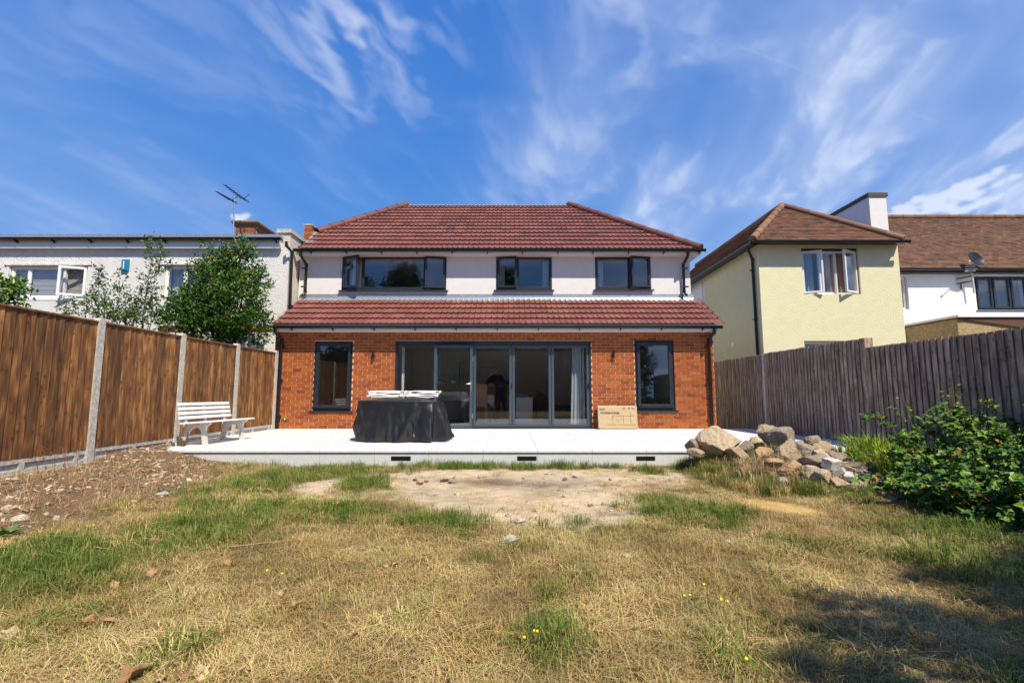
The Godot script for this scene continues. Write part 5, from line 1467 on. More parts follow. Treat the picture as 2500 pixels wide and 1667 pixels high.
	# person bending over the table, back towards the garden
	var joints := [
		[Vector3(-0.47, 0.07, -12.62), 0.045, Vector3(-0.47, 0.5, -12.66), 0.062], [Vector3(-0.47, 0.5, -12.66), 0.065, Vector3(-0.43, 0.88, -12.7), 0.1],
		[Vector3(-0.29, 0.07, -12.7), 0.045, Vector3(-0.3, 0.5, -12.7), 0.062], [Vector3(-0.3, 0.5, -12.7), 0.065, Vector3(-0.33, 0.88, -12.7), 0.1],
		[Vector3(-0.38, 0.92, -12.7), 0.15, Vector3(-0.45, 1.08, -12.95), 0.15], [Vector3(-0.45, 1.08, -12.95), 0.15, Vector3(-0.55, 1.12, -13.16), 0.14],
		[Vector3(-0.7, 1.1, -13.14), 0.06, Vector3(-0.86, 0.9, -13.1), 0.045], [Vector3(-0.86, 0.9, -13.1), 0.045, Vector3(-0.92, 0.8, -13.28), 0.033],
		[Vector3(-0.38, 1.1, -13.18), 0.06, Vector3(-0.14, 0.98, -13.15), 0.045], [Vector3(-0.14, 0.98, -13.15), 0.045, Vector3(-0.2, 0.82, -13.3), 0.033],
		[Vector3(-0.56, 1.12, -13.2), 0.055, Vector3(-0.6, 1.14, -13.3), 0.055], [Vector3(-0.62, 1.15, -13.36), 0.095, Vector3(-0.63, 1.1, -13.4), 0.085],
		[Vector3(-0.47, 0.03, -12.62), 0.04, Vector3(-0.49, 0.03, -12.78), 0.035], [Vector3(-0.29, 0.03, -12.7), 0.04, Vector3(-0.29, 0.03, -12.86), 0.035],
		[Vector3(-0.92, 0.8, -13.28), 0.03, Vector3(-0.93, 0.77, -13.36), 0.024], [Vector3(-0.2, 0.82, -13.3), 0.03, Vector3(-0.21, 0.79, -13.38), 0.024]]
	for q in joints:
		for j in [0, 2]: q[j] = Vector3((q[j].x + 0.1) * 1.13, FLOOR + q[j].y * 1.13, -14.57 + (q[j].z + 12.95) * 1.13)
		q[1] *= 1.13; q[3] *= 1.13
	var pm := MB.new()
	blob_mesh(pm, joints, 0.03, 0.05)
	for i in pm.v.size():      # one skin, coloured by what covers it
		var p := pm.v[i] - Vector3(0, FLOOR, 0)
		pm.c[i] = Color(0.012, 0.012, 0.016) if p.y < 1.02 and p.z > -14.5 else Color(0.03, 0.03, 0.075)
		if p.z < -14.9: pm.c[i] = Color(0.035, 0.02, 0.014) if p.y > 1.13 else Color(0.4, 0.24, 0.17)
	var pe := thing("person", Vector3(-0.35, FLOOR, -14.4), "person in dark navy top and black trousers bending over the dining table", "person")
	part(pe, "body", pm, mat("clothes", Color(1, 1, 1), 0.9, {vc = true}))

# surface nets over tapered capsules joined with a smooth minimum
func blob_mesh(b: MB, bones: Array, cell: float, soft: float) -> void:
	var lo := Vector3.INF; var hi := -Vector3.INF
	for q in bones:
		var r := Vector3.ONE * (maxf(q[1], q[3]) + 2 * cell)
		lo = lo.min(q[0] - r).min(q[2] - r); hi = hi.max(q[0] + r).max(q[2] + r)
	var n := Vector3i(((hi - lo) / cell).ceil()) + Vector3i.ONE
	var fld := PackedFloat32Array()
	fld.resize(n.x * n.y * n.z)
	fld.fill(1.0)
	for q in bones:
		var a: Vector3 = q[0]; var d: Vector3 = q[2] - q[0]
		var dd := maxf(d.length_squared(), 1e-6)
		var r := Vector3.ONE * (maxf(q[1], q[3]) + 3 * cell)
		var i0 := Vector3i(((a.min(q[2]) - r - lo) / cell).floor()).clamp(Vector3i.ZERO, n - Vector3i.ONE); var i1 := Vector3i(((a.max(q[2]) + r - lo) / cell).ceil()).clamp(Vector3i.ZERO, n - Vector3i.ONE)
		for z in range(i0.z, i1.z + 1):
			for y in range(i0.y, i1.y + 1):
				for x in range(i0.x, i1.x + 1):
					var p := lo + Vector3(x, y, z) * cell
					var t := clampf((p - a).dot(d) / dd, 0, 1)
					var f := (p - a - d * t).length() - lerpf(q[1], q[3], t)
					var i := (z * n.y + y) * n.x + x
					var g := fld[i]
					var hh := clampf(0.5 + 0.5 * (g - f) / soft, 0, 1)
					fld[i] = lerpf(g, f, hh) - soft * hh * (1.0 - hh) * (0.5 if g < 0.5 else 0.0)
	var pts := {}
	var st := [1, n.x, n.x * n.y]
	for z in n.z - 1:
		for y in n.y - 1:
			for x in n.x - 1:
				var i := (z * n.y + y) * n.x + x
				var s := Vector3.ZERO
				var m := 0
				var v := []
				for k in 8: v.append(fld[i + (k & 1) * st[0] + ((k >> 1) & 1) * st[1] + ((k >> 2) & 1) * st[2]])
				for e in [[0, 1], [2, 3], [4, 5], [6, 7], [0, 2], [1, 3], [4, 6], [5, 7], [0, 4], [1, 5], [2, 6], [3, 7]]:
					var fa: float = v[e[0]]; var fb: float = v[e[1]]
					if (fa < 0) != (fb < 0):
						var t := fa / (fa - fb)
						var pa := Vector3(e[0] & 1, (e[0] >> 1) & 1, (e[0] >> 2) & 1); var pb := Vector3(e[1] & 1, (e[1] >> 1) & 1, (e[1] >> 2) & 1)
						s += pa.lerp(pb, t)
						m += 1
				if m: pts[i] = lo + (Vector3(x, y, z) + s / m) * cell
	var grad := func(p: Vector3) -> Vector3:
		var q := Vector3i(((p - lo) / cell).round()).clamp(Vector3i.ONE, n - Vector3i(2, 2, 2))
		var i := (q.z * n.y + q.y) * n.x + q.x
		return Vector3(fld[i + 1] - fld[i - 1], fld[i + st[1]] - fld[i - st[1]], fld[i + st[2]] - fld[i - st[2]]).normalized()
	for z in range(1, n.z - 1):
		for y in range(1, n.y - 1):
			for x in range(1, n.x - 1):
				var i := (z * n.y + y) * n.x + x
				for ax in 3:
					var f0 := fld[i]; var f1 := fld[i + st[ax]]
					if (f0 < 0) == (f1 < 0): continue
					var u: int = st[(ax + 1) % 3]; var w: int = st[(ax + 2) % 3]
					var q := [i, i - u, i - u - w, i - w]
					if not (pts.has(q[0]) and pts.has(q[1]) and pts.has(q[2]) and pts.has(q[3])): continue
					if f0 > 0: q.reverse()
					var p := [pts[q[0]], pts[q[1]], pts[q[2]], pts[q[3]]]
					b.quad_n(p[0], p[1], p[2], p[3], grad.call(p[0]), grad.call(p[1]), grad.call(p[2]), grad.call(p[3]))

# ---------------------------------------------------------------- rocks
func ico(level: int) -> Array:
	var f := (1.0 + sqrt(5.0)) / 2
	var v := []
	for p in [Vector3(-1, f, 0), Vector3(1, f, 0), Vector3(-1, -f, 0), Vector3(1, -f, 0), Vector3(0, -1, f), Vector3(0, 1, f), Vector3(0, -1, -f), Vector3(0, 1, -f), Vector3(f, 0, -1), Vector3(f, 0, 1), Vector3(-f, 0, -1), Vector3(-f, 0, 1)]: v.append(p.normalized())
	var t := [[0, 11, 5], [0, 5, 1], [0, 1, 7], [0, 7, 10], [0, 10, 11], [1, 5, 9], [5, 11, 4], [11, 10, 2], [10, 7, 6], [7, 1, 8], [3, 9, 4], [3, 4, 2], [3, 2, 6], [3, 6, 8], [3, 8, 9], [4, 9, 5], [2, 4, 11], [6, 2, 10], [8, 6, 7], [9, 8, 1]]
	for l in level:
		var mids := {}
		var nt := []
		var mid := func(a: int, b: int) -> int:
			var k := Vector2i(mini(a, b), maxi(a, b))
			if not mids.has(k):
				mids[k] = v.size()
				v.append(((v[a] + v[b]) / 2).normalized())
			return mids[k]
		for q in t:
			var a: int = mid.call(q[0], q[1]); var b: int = mid.call(q[1], q[2]); var c: int = mid.call(q[2], q[0])
			nt.append_array([[q[0], a, c], [q[1], b, a], [q[2], c, b], [a, b, c]])
		t = nt
	return [v, t]
var ball := []
func rock_shape(b: MB, at: Vector3, size: Vector3, turn: float, sd: int, rough: float, c: Color, planes := 13) -> void:
	var r := RandomNumberGenerator.new()
	r.seed = sd
	var pl := []
	for k in planes:
		var d := Vector3(r.randfn(), r.randfn(), r.randfn()).normalized()
		pl.append([d, r.randf_range(0.44, 0.86)])
	var pts := []
	var bs := Basis(Vector3.UP, turn) * Basis(Vector3.RIGHT, r.randf_range(-0.25, 0.25))
	for d in ball[0]:
		var rad := 1.05
		for q in pl:
			var k: float = d.dot(q[0])
			if k > 0.05: rad = minf(rad, q[1] / k)
		rad *= 1.0 + rough * fine.get_noise_3d(d.x * 170 + sd * 31, d.y * 170, d.z * 170) + 0.5 * rough * fine.get_noise_3d(d.x * 520 + sd * 31, d.y * 520, d.z * 520)
		pts.append(at + bs * (d * rad * size))
	for q in ball[1]:
		b.col = jit(c, 0.05)
		b.tri(pts[q[0]], pts[q[1]], pts[q[2]])
func rock_pile() -> void:
	ball = ico(3)
	var pale := Color(0.55, 0.435, 0.29); var mid := Color(0.44, 0.335, 0.215); var grey := Color(0.37, 0.3, 0.22); var rust := Color(0.5, 0.32, 0.16)
	# pixel centre, depth, half sizes in metres, turn, colour, what singles it out
	var list := [
		[1762, 1082, 6.45, Vector3(0.27, 0.185, 0.22), 0.3, pale, "large pale angular rock with a sharp ridge at the patio end of the pile"],
		[1885, 1064, 6.7, Vector3(0.2, 0.19, 0.18), 0.9, mid, "tall rounded tan rock standing upright at the back of the pile"],
		[1915, 1076, 6.45, Vector3(0.18, 0.15, 0.15), 2.1, grey, "dark pitted grey rock leaning on the tall rounded rock"],
		[1692, 1088, 6.5, Vector3(0.11, 0.08, 0.1), 0.4, grey, "small grey rock tucked behind the grass beside the large pale rock"],
		[1700, 1108, 6.3, Vector3(0.13, 0.06, 0.1), 1.2, mid, "flat rock half buried in grass under the large pale rock"],
		[1822, 1092, 6.35, Vector3(0.08, 0.07, 0.08), 0.2, grey, "small chipped rock wedged between the two biggest rocks"],
		[1865, 1108, 6.2, Vector3(0.14, 0.07, 0.1), 0.0, rust, "flat ochre rock low in the gap below the tall rounded rock"],
		[1918, 1102, 6.05, Vector3(0.17, 0.14, 0.14), 0.7, mid, "blocky brown rock with a hollow face in the middle of the pile"],
		[1968, 1108, 6.0, Vector3(0.15, 0.13, 0.13), 1.9, grey, "grey knobbly rock beside the blocky brown rock"],
		[1982, 1078, 6.4, Vector3(0.09, 0.09, 0.09), 0.5, grey, "small upright rock on top behind the knobbly grey rock"],
		[1952, 1090, 6.4, Vector3(0.12, 0.09, 0.1), 2.4, mid, "brown crusted rock behind the knobbly grey rock"],
		[2010, 1098, 6.3, Vector3(0.15, 0.09, 0.12), 1.0, mid, "brown rock touching the tall lime grass"],
		[1985, 1132, 5.7, Vector3(0.18, 0.11, 0.13), 2.7, grey, "dark wedge-shaped rock sloping down the front of the pile"],
		[2008, 1120, 5.85, Vector3(0.15, 0.1, 0.12), 0.6, pale, "smooth pale slab-like rock just above the grey concrete block"],
		[1940, 1148, 5.6, Vector3(0.16, 0.1, 0.12), 0.1, rust, "pale rock with rust-coloured face at the foot of the pile"],
		[1916, 1176, 5.35, Vector3(0.1, 0.04, 0.06), 0.8, Color(0.5, 0.46, 0.4), "whitish splinter of stone lying in the grass below the pile"],
		[2010, 1168, 5.4, Vector3(0.13, 0.08, 0.11), 1.6, pale, "crumbling pale rock at the foot beside the leafy weed"],
		[2050, 1180, 5.3, Vector3(0.1, 0.06, 0.09), 0.3, mid, "brown lump of rubble below the two grey block pieces"],
		[2098, 1185, 5.25, Vector3(0.09, 0.08, 0.08), 1.1, pale, "pale cracked rock at the bramble end of the pile"],
		[2070, 1145, 5.6, Vector3(0.07, 0.05, 0.06), 0.2, mid, "small brown stone beside the bramble stems"],
		[1848, 1085, 6.5, Vector3(0.1, 0.08, 0.1), 2.0, pale, "pale stone filling the notch beside the tall rounded rock"],
		[1800, 1105, 6.2, Vector3(0.15, 0.08, 0.12), 0.9, mid, "earthy stone under the ridge of the large pale rock"],
		[1940, 1125, 5.9, Vector3(0.13, 0.1, 0.12), 1.4, mid, "brown stone between the blocky rock and the rust-faced rock"],
		[1975, 1158, 5.5, Vector3(0.12, 0.08, 0.1), 2.2, pale, "pale stone between the leafy weed and the dark wedge rock"],
		[2045, 1115, 6.0, Vector3(0.12, 0.09, 0.1), 0.4, grey, "grey stone behind the ridged concrete block"],
		[1888, 1130, 5.85, Vector3(0.12, 0.07, 0.1), 1.0, rust, "reddish stone low down beside the straw heap"]]
	var k := 0
	for q in list:
		var b := MB.new()
		var at := P(q[0], q[1], q[2])
		rock_shape(b, at, q[3] * Vector3(1.22, 1.2, 1.2), q[4], 100 + k * 7, 0.075, q[5], 10)
		solo("rock", b, M.rock, q[6], "rock", "rocks in the rubble pile")
		k += 1
	# a mound of rubble that carries them
	var md := MB.new()
	rock_shape(md, Vector3(3.7, 0.1, -6.0), Vector3(0.95, 0.3, 0.6), 0.25, 77, 0.2, Color(0.24, 0.18, 0.12), 30)
	solo("rubble_mound", md, M.rock, "low brown mound of earth and rubble under the rock pile", "rubble", "", "stuff")
	k = 0
	for q in [[2030, 1133, 5.45, Vector3(0.14, 0.1, 0.12), 0.25, "grey concrete block with a ridged top on the pale slab-like rock"], [2050, 1152, 5.35, Vector3(0.09, 0.06, 0.11), 0.9, "tilted whitish paving block below the ridged concrete block"], [2072, 1163, 5.3, Vector3(0.09, 0.06, 0.12), -0.5, "broken grey paving block at the foot beside the whitish block"]]:
		var b := MB.new()
		var at := P(q[0], q[1], q[2])
		var hs: Vector3 = q[3] / 2
		b.bevel(-hs, hs, 0.008, Transform3D(Basis(Vector3.UP, q[4]) * Basis(Vector3.RIGHT, [0.35, -0.5, 0.3][k]), at))
		if k == 0: b.bevel(Vector3(-hs.x, hs.y - 0.01, -hs.z * 0.1), Vector3(hs.x, hs.y + 0.012, hs.z), 0.006, Transform3D(Basis(Vector3.UP, q[4]) * Basis(Vector3.RIGHT, 0.35), at))
		solo("concrete_block", b, M.concrete, q[5], "block", "broken blocks in the rubble pile")
		k += 1

# ---------------------------------------------------------------- leaves, shrubs, trees
func leaf(b: MB, at: Vector3, along: Vector3, nrm: Vector3, l: float, w: float, c: Color) -> void:
	var side := along.cross(nrm).normalized() * (w / 2)
	var tip := at + along * l - nrm * l * 0.12
	var m := at + along * (l * 0.45)
	b.col = c
	b.tri(at, m + side + nrm * w * 0.14, tip); b.tri(at, tip, m - side + nrm * w * 0.14)
func rand_dir() -> Vector3:
	return Vector3(rng.randfn(), rng.randfn(), rng.randfn()).normalized()
# leafy twigs grown through a crown of lobes [centre, radii]; leaves sit along each twig
func crown(b: MB, lobes: Array, twigs: int, per: int, l: float, c0: Color, c1: Color, c2: Color, shell := 0.5) -> void:
	var total := 0.0
	for q in lobes: total += pow(q[1].x * q[1].y * q[1].z, 0.7)
	for q in lobes:
		var n := int(twigs * pow(q[1].x * q[1].y * q[1].z, 0.7) / total)
		for k in n:
			var d := rand_dir()
			var rad := pow(rng.randf_range(shell * shell * shell, 1.0), 0.333) * (1.0 + 0.22 * lump.get_noise_3dv(d * 90.0 + q[0] * 40.0))
			var p: Vector3 = q[0] + d * q[1] * rad
			var grow := (d + Vector3(0, 0.55, 0) + 0.5 * rand_dir()).normalized()
			var base := c0.lerp(c1, rng.randf())
			if rng.randf() < 0.12: base = c2
			var tl := l * rng.randf_range(1.6, 3.2)
			for j in per:
				var f := (j + 0.5) / per
				var at := p + grow * tl * f
				var along := (grow * 0.5 + rand_dir()).normalized()
				var nr := (along.cross(rand_dir()) + Vector3(0, 0.5, 0)).normalized()
				leaf(b, at, along, nr, l * rng.randf_range(0.7, 1.25), l * rng.randf_range(0.4, 0.6), jit(base, 0.25))
func limb(b: MB, a: Vector3, c: Vector3, r0: float, r1: float, bend: float) -> void:
	var pts := []; var rs := []
	var off := rand_dir() * bend
	for k in 6:
		var f := k / 5.0
		pts.append(a.lerp(c, f) + off * sin(f * PI)); rs.append(lerpf(r0, r1, f))
	b.tube(pts, rs, 7)
func plant(called: String, at: Vector3, label: String, category: String, lobes: Array, twigs: int, per: int, l: float, cols: Array, trunk_r: float, fork: float, group := "", shell := 0.5) -> Node3D:
	var t := thing(called, at, label, category, group)
	var tr := MB.new()
	var f := Vector3(at.x, at.y + fork, at.z)
	limb(tr, at - Vector3(0, 0.2, 0), f, trunk_r, trunk_r * 0.8, trunk_r)
	for q in lobes: limb(tr, f, q[0] + Vector3(0, q[1].y * 0.3, 0), trunk_r * 0.6, trunk_r * 0.14, 0.12)
	part(t, "trunk", tr, M.bark)
	var c := MB.new()
	crown(c, lobes, twigs, per, l, cols[0], cols[1], cols[2], shell)
	part(t, "crown", c, M.leaf)
	return t
func shrubs() -> void:
	var dark := [Color(0.025, 0.075, 0.012), Color(0.06, 0.14, 0.018), Color(0.2, 0.26, 0.03)]
	var D := 10.9
	var at := Vector3(-6.6, 0.0, -D)
	var lobes := []
	for q in [[585, 745, 62, 75], [540, 690, 48, 60], [500, 760, 60, 50], [455, 735, 38, 38], [520, 800, 70, 40], [600, 655, 24, 45], [610, 790, 34, 45], [560, 640, 22, 35], [622, 690, 14, 30], [475, 660, 16, 22], [518, 625, 10, 24], [598, 615, 16, 22], [430, 780, 40, 30], [632, 675, 8, 14]]:
		var p := P(q[0], q[1], D)
		lobes.append([p + Vector3(0, 0, rng.randf_range(-0.25, 0.25)), Vector3(q[2], q[3], minf(q[2], 46)) * D / 1187.0])
	plant("evergreen_shrub", at, "large dark glossy evergreen shrub with yellowing leaves above the brown fence", "shrub", lobes, 3000, 6, 0.08, dark, 0.07, 1.4, "", 0.35)
	var sap := [Color(0.035, 0.085, 0.016), Color(0.075, 0.145, 0.03), Color(0.14, 0.19, 0.05)]
	var pos := [[[378, 600, 13, 22], [385, 640, 22, 26], [365, 680, 16, 30], [352, 730, 26, 30], [330, 770, 24, 26], [352, 760, 26, 30]], [[240, 665, 10, 13], [248, 690, 12, 16], [240, 715, 16, 18], [232, 745, 18, 20], [252, 765, 20, 20]], [[296, 685, 6, 12], [290, 705, 10, 14], [292, 735, 12, 16], [285, 765, 26, 16], [305, 780, 20, 14]], [[168, 738, 6, 8], [176, 752, 9, 9], [160, 760, 10, 8]]]
	var lab := ["tall spindly sapling rising past the white house gutter", "slender leafy sapling nearer the blinded window than the alarm box", "thin upright sapling directly below the teal alarm box", "short sprig of leaves showing over the fence under the blinded window"]
	for k in 4:
		lobes = []
		var dd := 10.6
		for q in pos[k]:
			lobes.append([P(q[0], q[1], dd), Vector3(q[2], q[3], q[2]) * dd / 1187.0])
		var bx: Vector3 = lobes[-1][0]
		plant("sapling", Vector3(bx.x, 0.0, bx.z), lab[k], "sapling", lobes, [300, 170, 150, 44][k], 5, 0.07, sap, 0.022, 1.9, "saplings behind the brown fence", 0.1)
	lobes = []
	for q in [[10, 715, 30, 22], [35, 710, 18, 14], [-20, 720, 40, 30]]:
		lobes.append([P(q[0], q[1], 7.6), Vector3(q[2], q[3], q[2]) * 7.6 / 1187.0])
	plant("leafy_bush", Vector3(lobes[0][0].x, 0.0, -7.6), "bright leafy bush peeping over the fence beside the blinded window", "bush", lobes, 150, 6, 0.085, [Color(0.05, 0.13, 0.02), Color(0.1, 0.2, 0.03), Color(0.14, 0.22, 0.04)], 0.03, 1.6, "", 0.2)
func bramble() -> void:
	var t := thing("bramble_bush", Vector3(4.75, 0.0, -4.6), "sprawling bramble thicket with broad green leaves against the weathered fence", "bush")
	var b := MB.new()
	var c := MB.new()
	var greens := [Color(0.04, 0.105, 0.016), Color(0.085, 0.18, 0.024), Color(0.19, 0.29, 0.04)]
	# canes arch out of the ground; three-leaved sprigs along them
	for k in 300:
		var z := rng.randf_range(-5.75, -2.3)
		var fx := right_x(-z)
		var lowedge := 3.8 + 0.95 * maxf(0, -z - 4.7)
		var x := rng.randf_range(lowedge, fx - 0.1) if k < 200 else lowedge + rng.randf_range(-0.05, 0.3)
		var o := Vector3(x, ground_y(x, z) - 0.02, z)
		var dir := Vector3(rng.randf_range(-0.9, 0.25), 0, rng.randf_range(-0.6, 0.6))
		var top := rng.randf_range(0.42, 1.14) * (1.0 if k < 200 else 0.55) * (0.55 + 0.45 * smoothstep(3.9, 4.9, x)) * (0.8 + 0.25 * sin(z * 3.0 + 1.0))
		var reach := rng.randf_range(0.25, 0.7)
		var pts := []
		for j in 9:
			var f := j / 8.0
			pts.append(o + dir * reach * f + Vector3(0, top * sin(f * PI * rng.randf_range(0.62, 0.7)), 0))
		c.tube(pts, [0.006, 0.006, 0.006, 0.0055, 0.005, 0.005, 0.0045, 0.004, 0.003], 5, false)
		for j in range(1, 9):
			for s in 9:
				var p: Vector3 = pts[j].lerp(pts[j - 1], rng.randf()) + rand_dir() * 0.05
				var out := (rand_dir() + Vector3(-0.3, 0.2, 0.25)).normalized()
				var nr := (Vector3(0, 1, 0) + 0.7 * rand_dir() + Vector3(-0.1, 0, 0.15)).normalized()
				out = (out - nr * out.dot(nr)).normalized()
				var col: Color = greens[0].lerp(greens[1], rng.randf())
				if rng.randf() < 0.22: col = greens[2]
				if rng.randf() < 0.03: col = Color(0.3, 0.2, 0.05)
				var l := rng.randf_range(0.03, 0.068)
				leaf(b, p, out, nr, l, l * 0.68, jit(col, 0.2))
				var sd := out.cross(nr).normalized()
				leaf(b, p, (out * 0.35 + sd).normalized(), nr, l * 0.8, l * 0.52, jit(col, 0.2)); leaf(b, p, (out * 0.35 - sd).normalized(), nr, l * 0.8, l * 0.52, jit(col, 0.2))
	# a young shoot standing against the fence
	for q in [[Vector3(5.0, 0.2, -6.1), Vector3(4.95, 1.02, -6.15)], [Vector3(5.4, 0.2, -6.0), Vector3(5.45, 1.2, -6.0)], [Vector3(4.9, 0.2, -4.4), Vector3(4.6, 0.98, -4.2)]]:
		c.tube([q[0], q[0].lerp(q[1], 0.5) + Vector3(0.03, 0, 0), q[1]], 0.006, 5)
		for k in 42:
			var p: Vector3 = q[0].lerp(q[1], rng.randf_range(0.35, 1.0))
			var out := Vector3(rng.randfn(), rng.randfn() * 0.25, rng.randfn()).normalized()
			leaf(b, p + out * rng.randf_range(0.01, 0.12), out, (Vector3.UP + 0.4 * rand_dir()).normalized(), rng.randf_range(0.06, 0.1), 0.05, jit(greens[1].lerp(greens[2], rng.randf()), 0.2))
	part(t, "canes", c, M.cane)
	part(t, "foliage", b, M.leaf)
	# dead stems in front of it
	var d := MB.new()
	for k in 240:
		var z := rng.randf_range(-5.2, -2.9); var x := rng.randf_range(3.75, 4.35) + 0.1 * (-z - 4.0)
		var o := Vector3(x, ground_y(x, z), z)
		var g := (Vector3(rng.randfn() * 0.8, rng.randf_range(0.15, 0.9), rng.randfn() * 0.8)).normalized() * rng.randf_range(0.1, 0.32)
		d.col = jit(Color(0.22, 0.15, 0.08), 0.4)
		d.tube([o, o + g * 0.5 + rand_dir() * 0.03, o + g], 0.003, 4, false)
	tag(part(null, "dead_stems", d, M.grass), "tangle of dry brown stems along the front of the bramble", "dead stems", "", "stuff")
func far_trees() -> void:
	# the garden behind the camera, which the windows mirror, and the tree whose shade falls across the near lawn
	var cols := [Color(0.03, 0.075, 0.015), Color(0.06, 0.12, 0.02), Color(0.1, 0.16, 0.03)]
	var list := [
		[Vector3(-8.6, 0, 10.5), [[Vector3(-8.6, 7.0, 10.5), Vector3(1.6, 3.8, 1.6)], [Vector3(-7.6, 5.0, 10.0), Vector3(1.6, 2.2, 1.5)], [Vector3(-7.9, 9.2, 10.2), Vector3(0.9, 1.6, 0.9)]], 3000, "tall tree at the far end of the garden behind the camera"],
		[Vector3(-11.0, 0, 10.0), [[Vector3(-11.0, 6.4, 10.0), Vector3(0.8, 3.6, 0.8)], [Vector3(-11.6, 4.6, 10.2), Vector3(1.0, 1.6, 1.0)]], 1100, "slim birch-like tree beside the tall tree"],
		[Vector3(-13.5, 0, 9.0), [[Vector3(-13.5, 1.9, 9.0), Vector3(2.0, 1.7, 1.6)], [Vector3(-12.2, 2.6, 9.2), Vector3(0.7, 1.2, 0.7)]], 2000, "low round tree beyond the brown fence line"],
		[Vector3(-4.8, 0, 11.0), [[Vector3(-4.8, 2.8, 11.0), Vector3(2.2, 2.6, 1.6)]], 2600, "bushy tree between the tall tree and the broad boundary tree"],
		[Vector3(-0.8, 0, 10.5), [[Vector3(-0.8, 3.2, 10.5), Vector3(2.3, 3.0, 1.7)], [Vector3(-2.0, 2.0, 10.0), Vector3(1.4, 1.9, 1.2)]], 3600, "broad leafy tree in the middle of the rear boundary"],
		[Vector3(3.2, 0, 10.8), [[Vector3(3.2, 3.4, 10.8), Vector3(2.2, 3.2, 1.7)], [Vector3(2.0, 1.8, 10.2), Vector3(1.4, 1.7, 1.1)]], 3600, "broad leafy tree next to the middle boundary tree"],
		[Vector3(7.0, 0, 9.8), [[Vector3(7.0, 3.0, 9.8), Vector3(2.3, 2.9, 1.7)]], 2600, "rounded tree at the weathered fence end of the boundary"]]
	for q in list:
		plant("boundary_tree", q[0], q[3], "tree", q[1], q[2], 6, 0.19, cols, 0.14, 1.4, "trees at the end of the garden", 0.45)
	var rf := thing("added_rear_fence", Vector3(0, 0, 8.6), "added unseen brown boarded fence behind the camera that darkens the door reflections", "fence")  # unseen, added so the glass doors mirror dark boards instead of sky
	for k in 24:
		var b := MB.new(); b.box(Vector3(-6.0 + k * 0.5, 0.02, 8.58), Vector3(-5.505 + k * 0.5, 1.8, 8.61)); part(rf, "board", b, M["brown_board_%d" % (k % 6)])
	var lobes := []
	for q in [[1.75, -2.25, 0.34], [2.05, -2.05, 0.3], [1.4, -1.95, 0.26], [2.45, -2.6, 0.3], [2.75, -2.5, 0.34], [3.15, -2.75, 0.42], [3.4, -2.9, 0.4], [2.0, -1.75, 0.3], [1.2, -1.7, 0.22], [2.6, -1.85, 0.2], [3.0, -2.2, 0.2]]:      # where its shade falls on the lawn, carried up along the sun's rays
		var hgt := rng.randf_range(2.9, 3.5)
		lobes.append([Vector3(q[0], 0.05, q[1]) + SUN / SUN.y * hgt, Vector3(q[2], 0.26, q[2]) * 0.74])
	plant("garden_tree", Vector3(4.6, 0.0, -0.2), "small leafy tree beside the camera that shades the near lawn", "tree", lobes, 1500, 6, 0.07, cols, 0.06, 2.2, "", 0.0)

# ---------------------------------------------------------------- grass and litter
func tuft(b: MB, n: int, spread: float, hmin: float, hmax: float, width: float, flop: float, sd: int) -> void:
	var r := RandomNumberGenerator.new()
	r.seed = sd
	for k in n:
		var a := r.randf() * TAU
		var o := Vector3(cos(a), 0, sin(a)) * spread * sqrt(r.randf())
		var ang := r.randf() * TAU
		var out := Vector3(cos(ang), 0, sin(ang))
		var h := r.randf_range(hmin, hmax)
		var fl := flop * r.randf_range(0.3, 1.3)
		var side := Vector3(-out.z, 0, out.x) * width * r.randf_range(0.6, 1.2) / 2
		var g := r.randf_range(0.7, 1.25)
		b.col = Color(g, g * r.randf_range(0.95, 1.05), g * r.randf_range(0.85, 1.05))
		var kind := r.randf()
		if kind < 0.1: b.col = Color(g * 0.55, g * 0.8, g * 0.45)
		elif kind > 0.8: b.col = Color(g * 1.3, g * 1.22, g * 1.2)
		var m := o + Vector3(0, h * 0.62, 0) + out * h * fl * 0.35
		var t := o + Vector3(0, h * (1.0 - 0.45 * clampf(fl, 0, 1.6)), 0) + out * h * fl
		b.tri(o - side, o + side, m + side * 0.8); b.tri(o - side, m + side * 0.8, m - side * 0.8); b.tri(m - side * 0.8, m + side * 0.8, t)
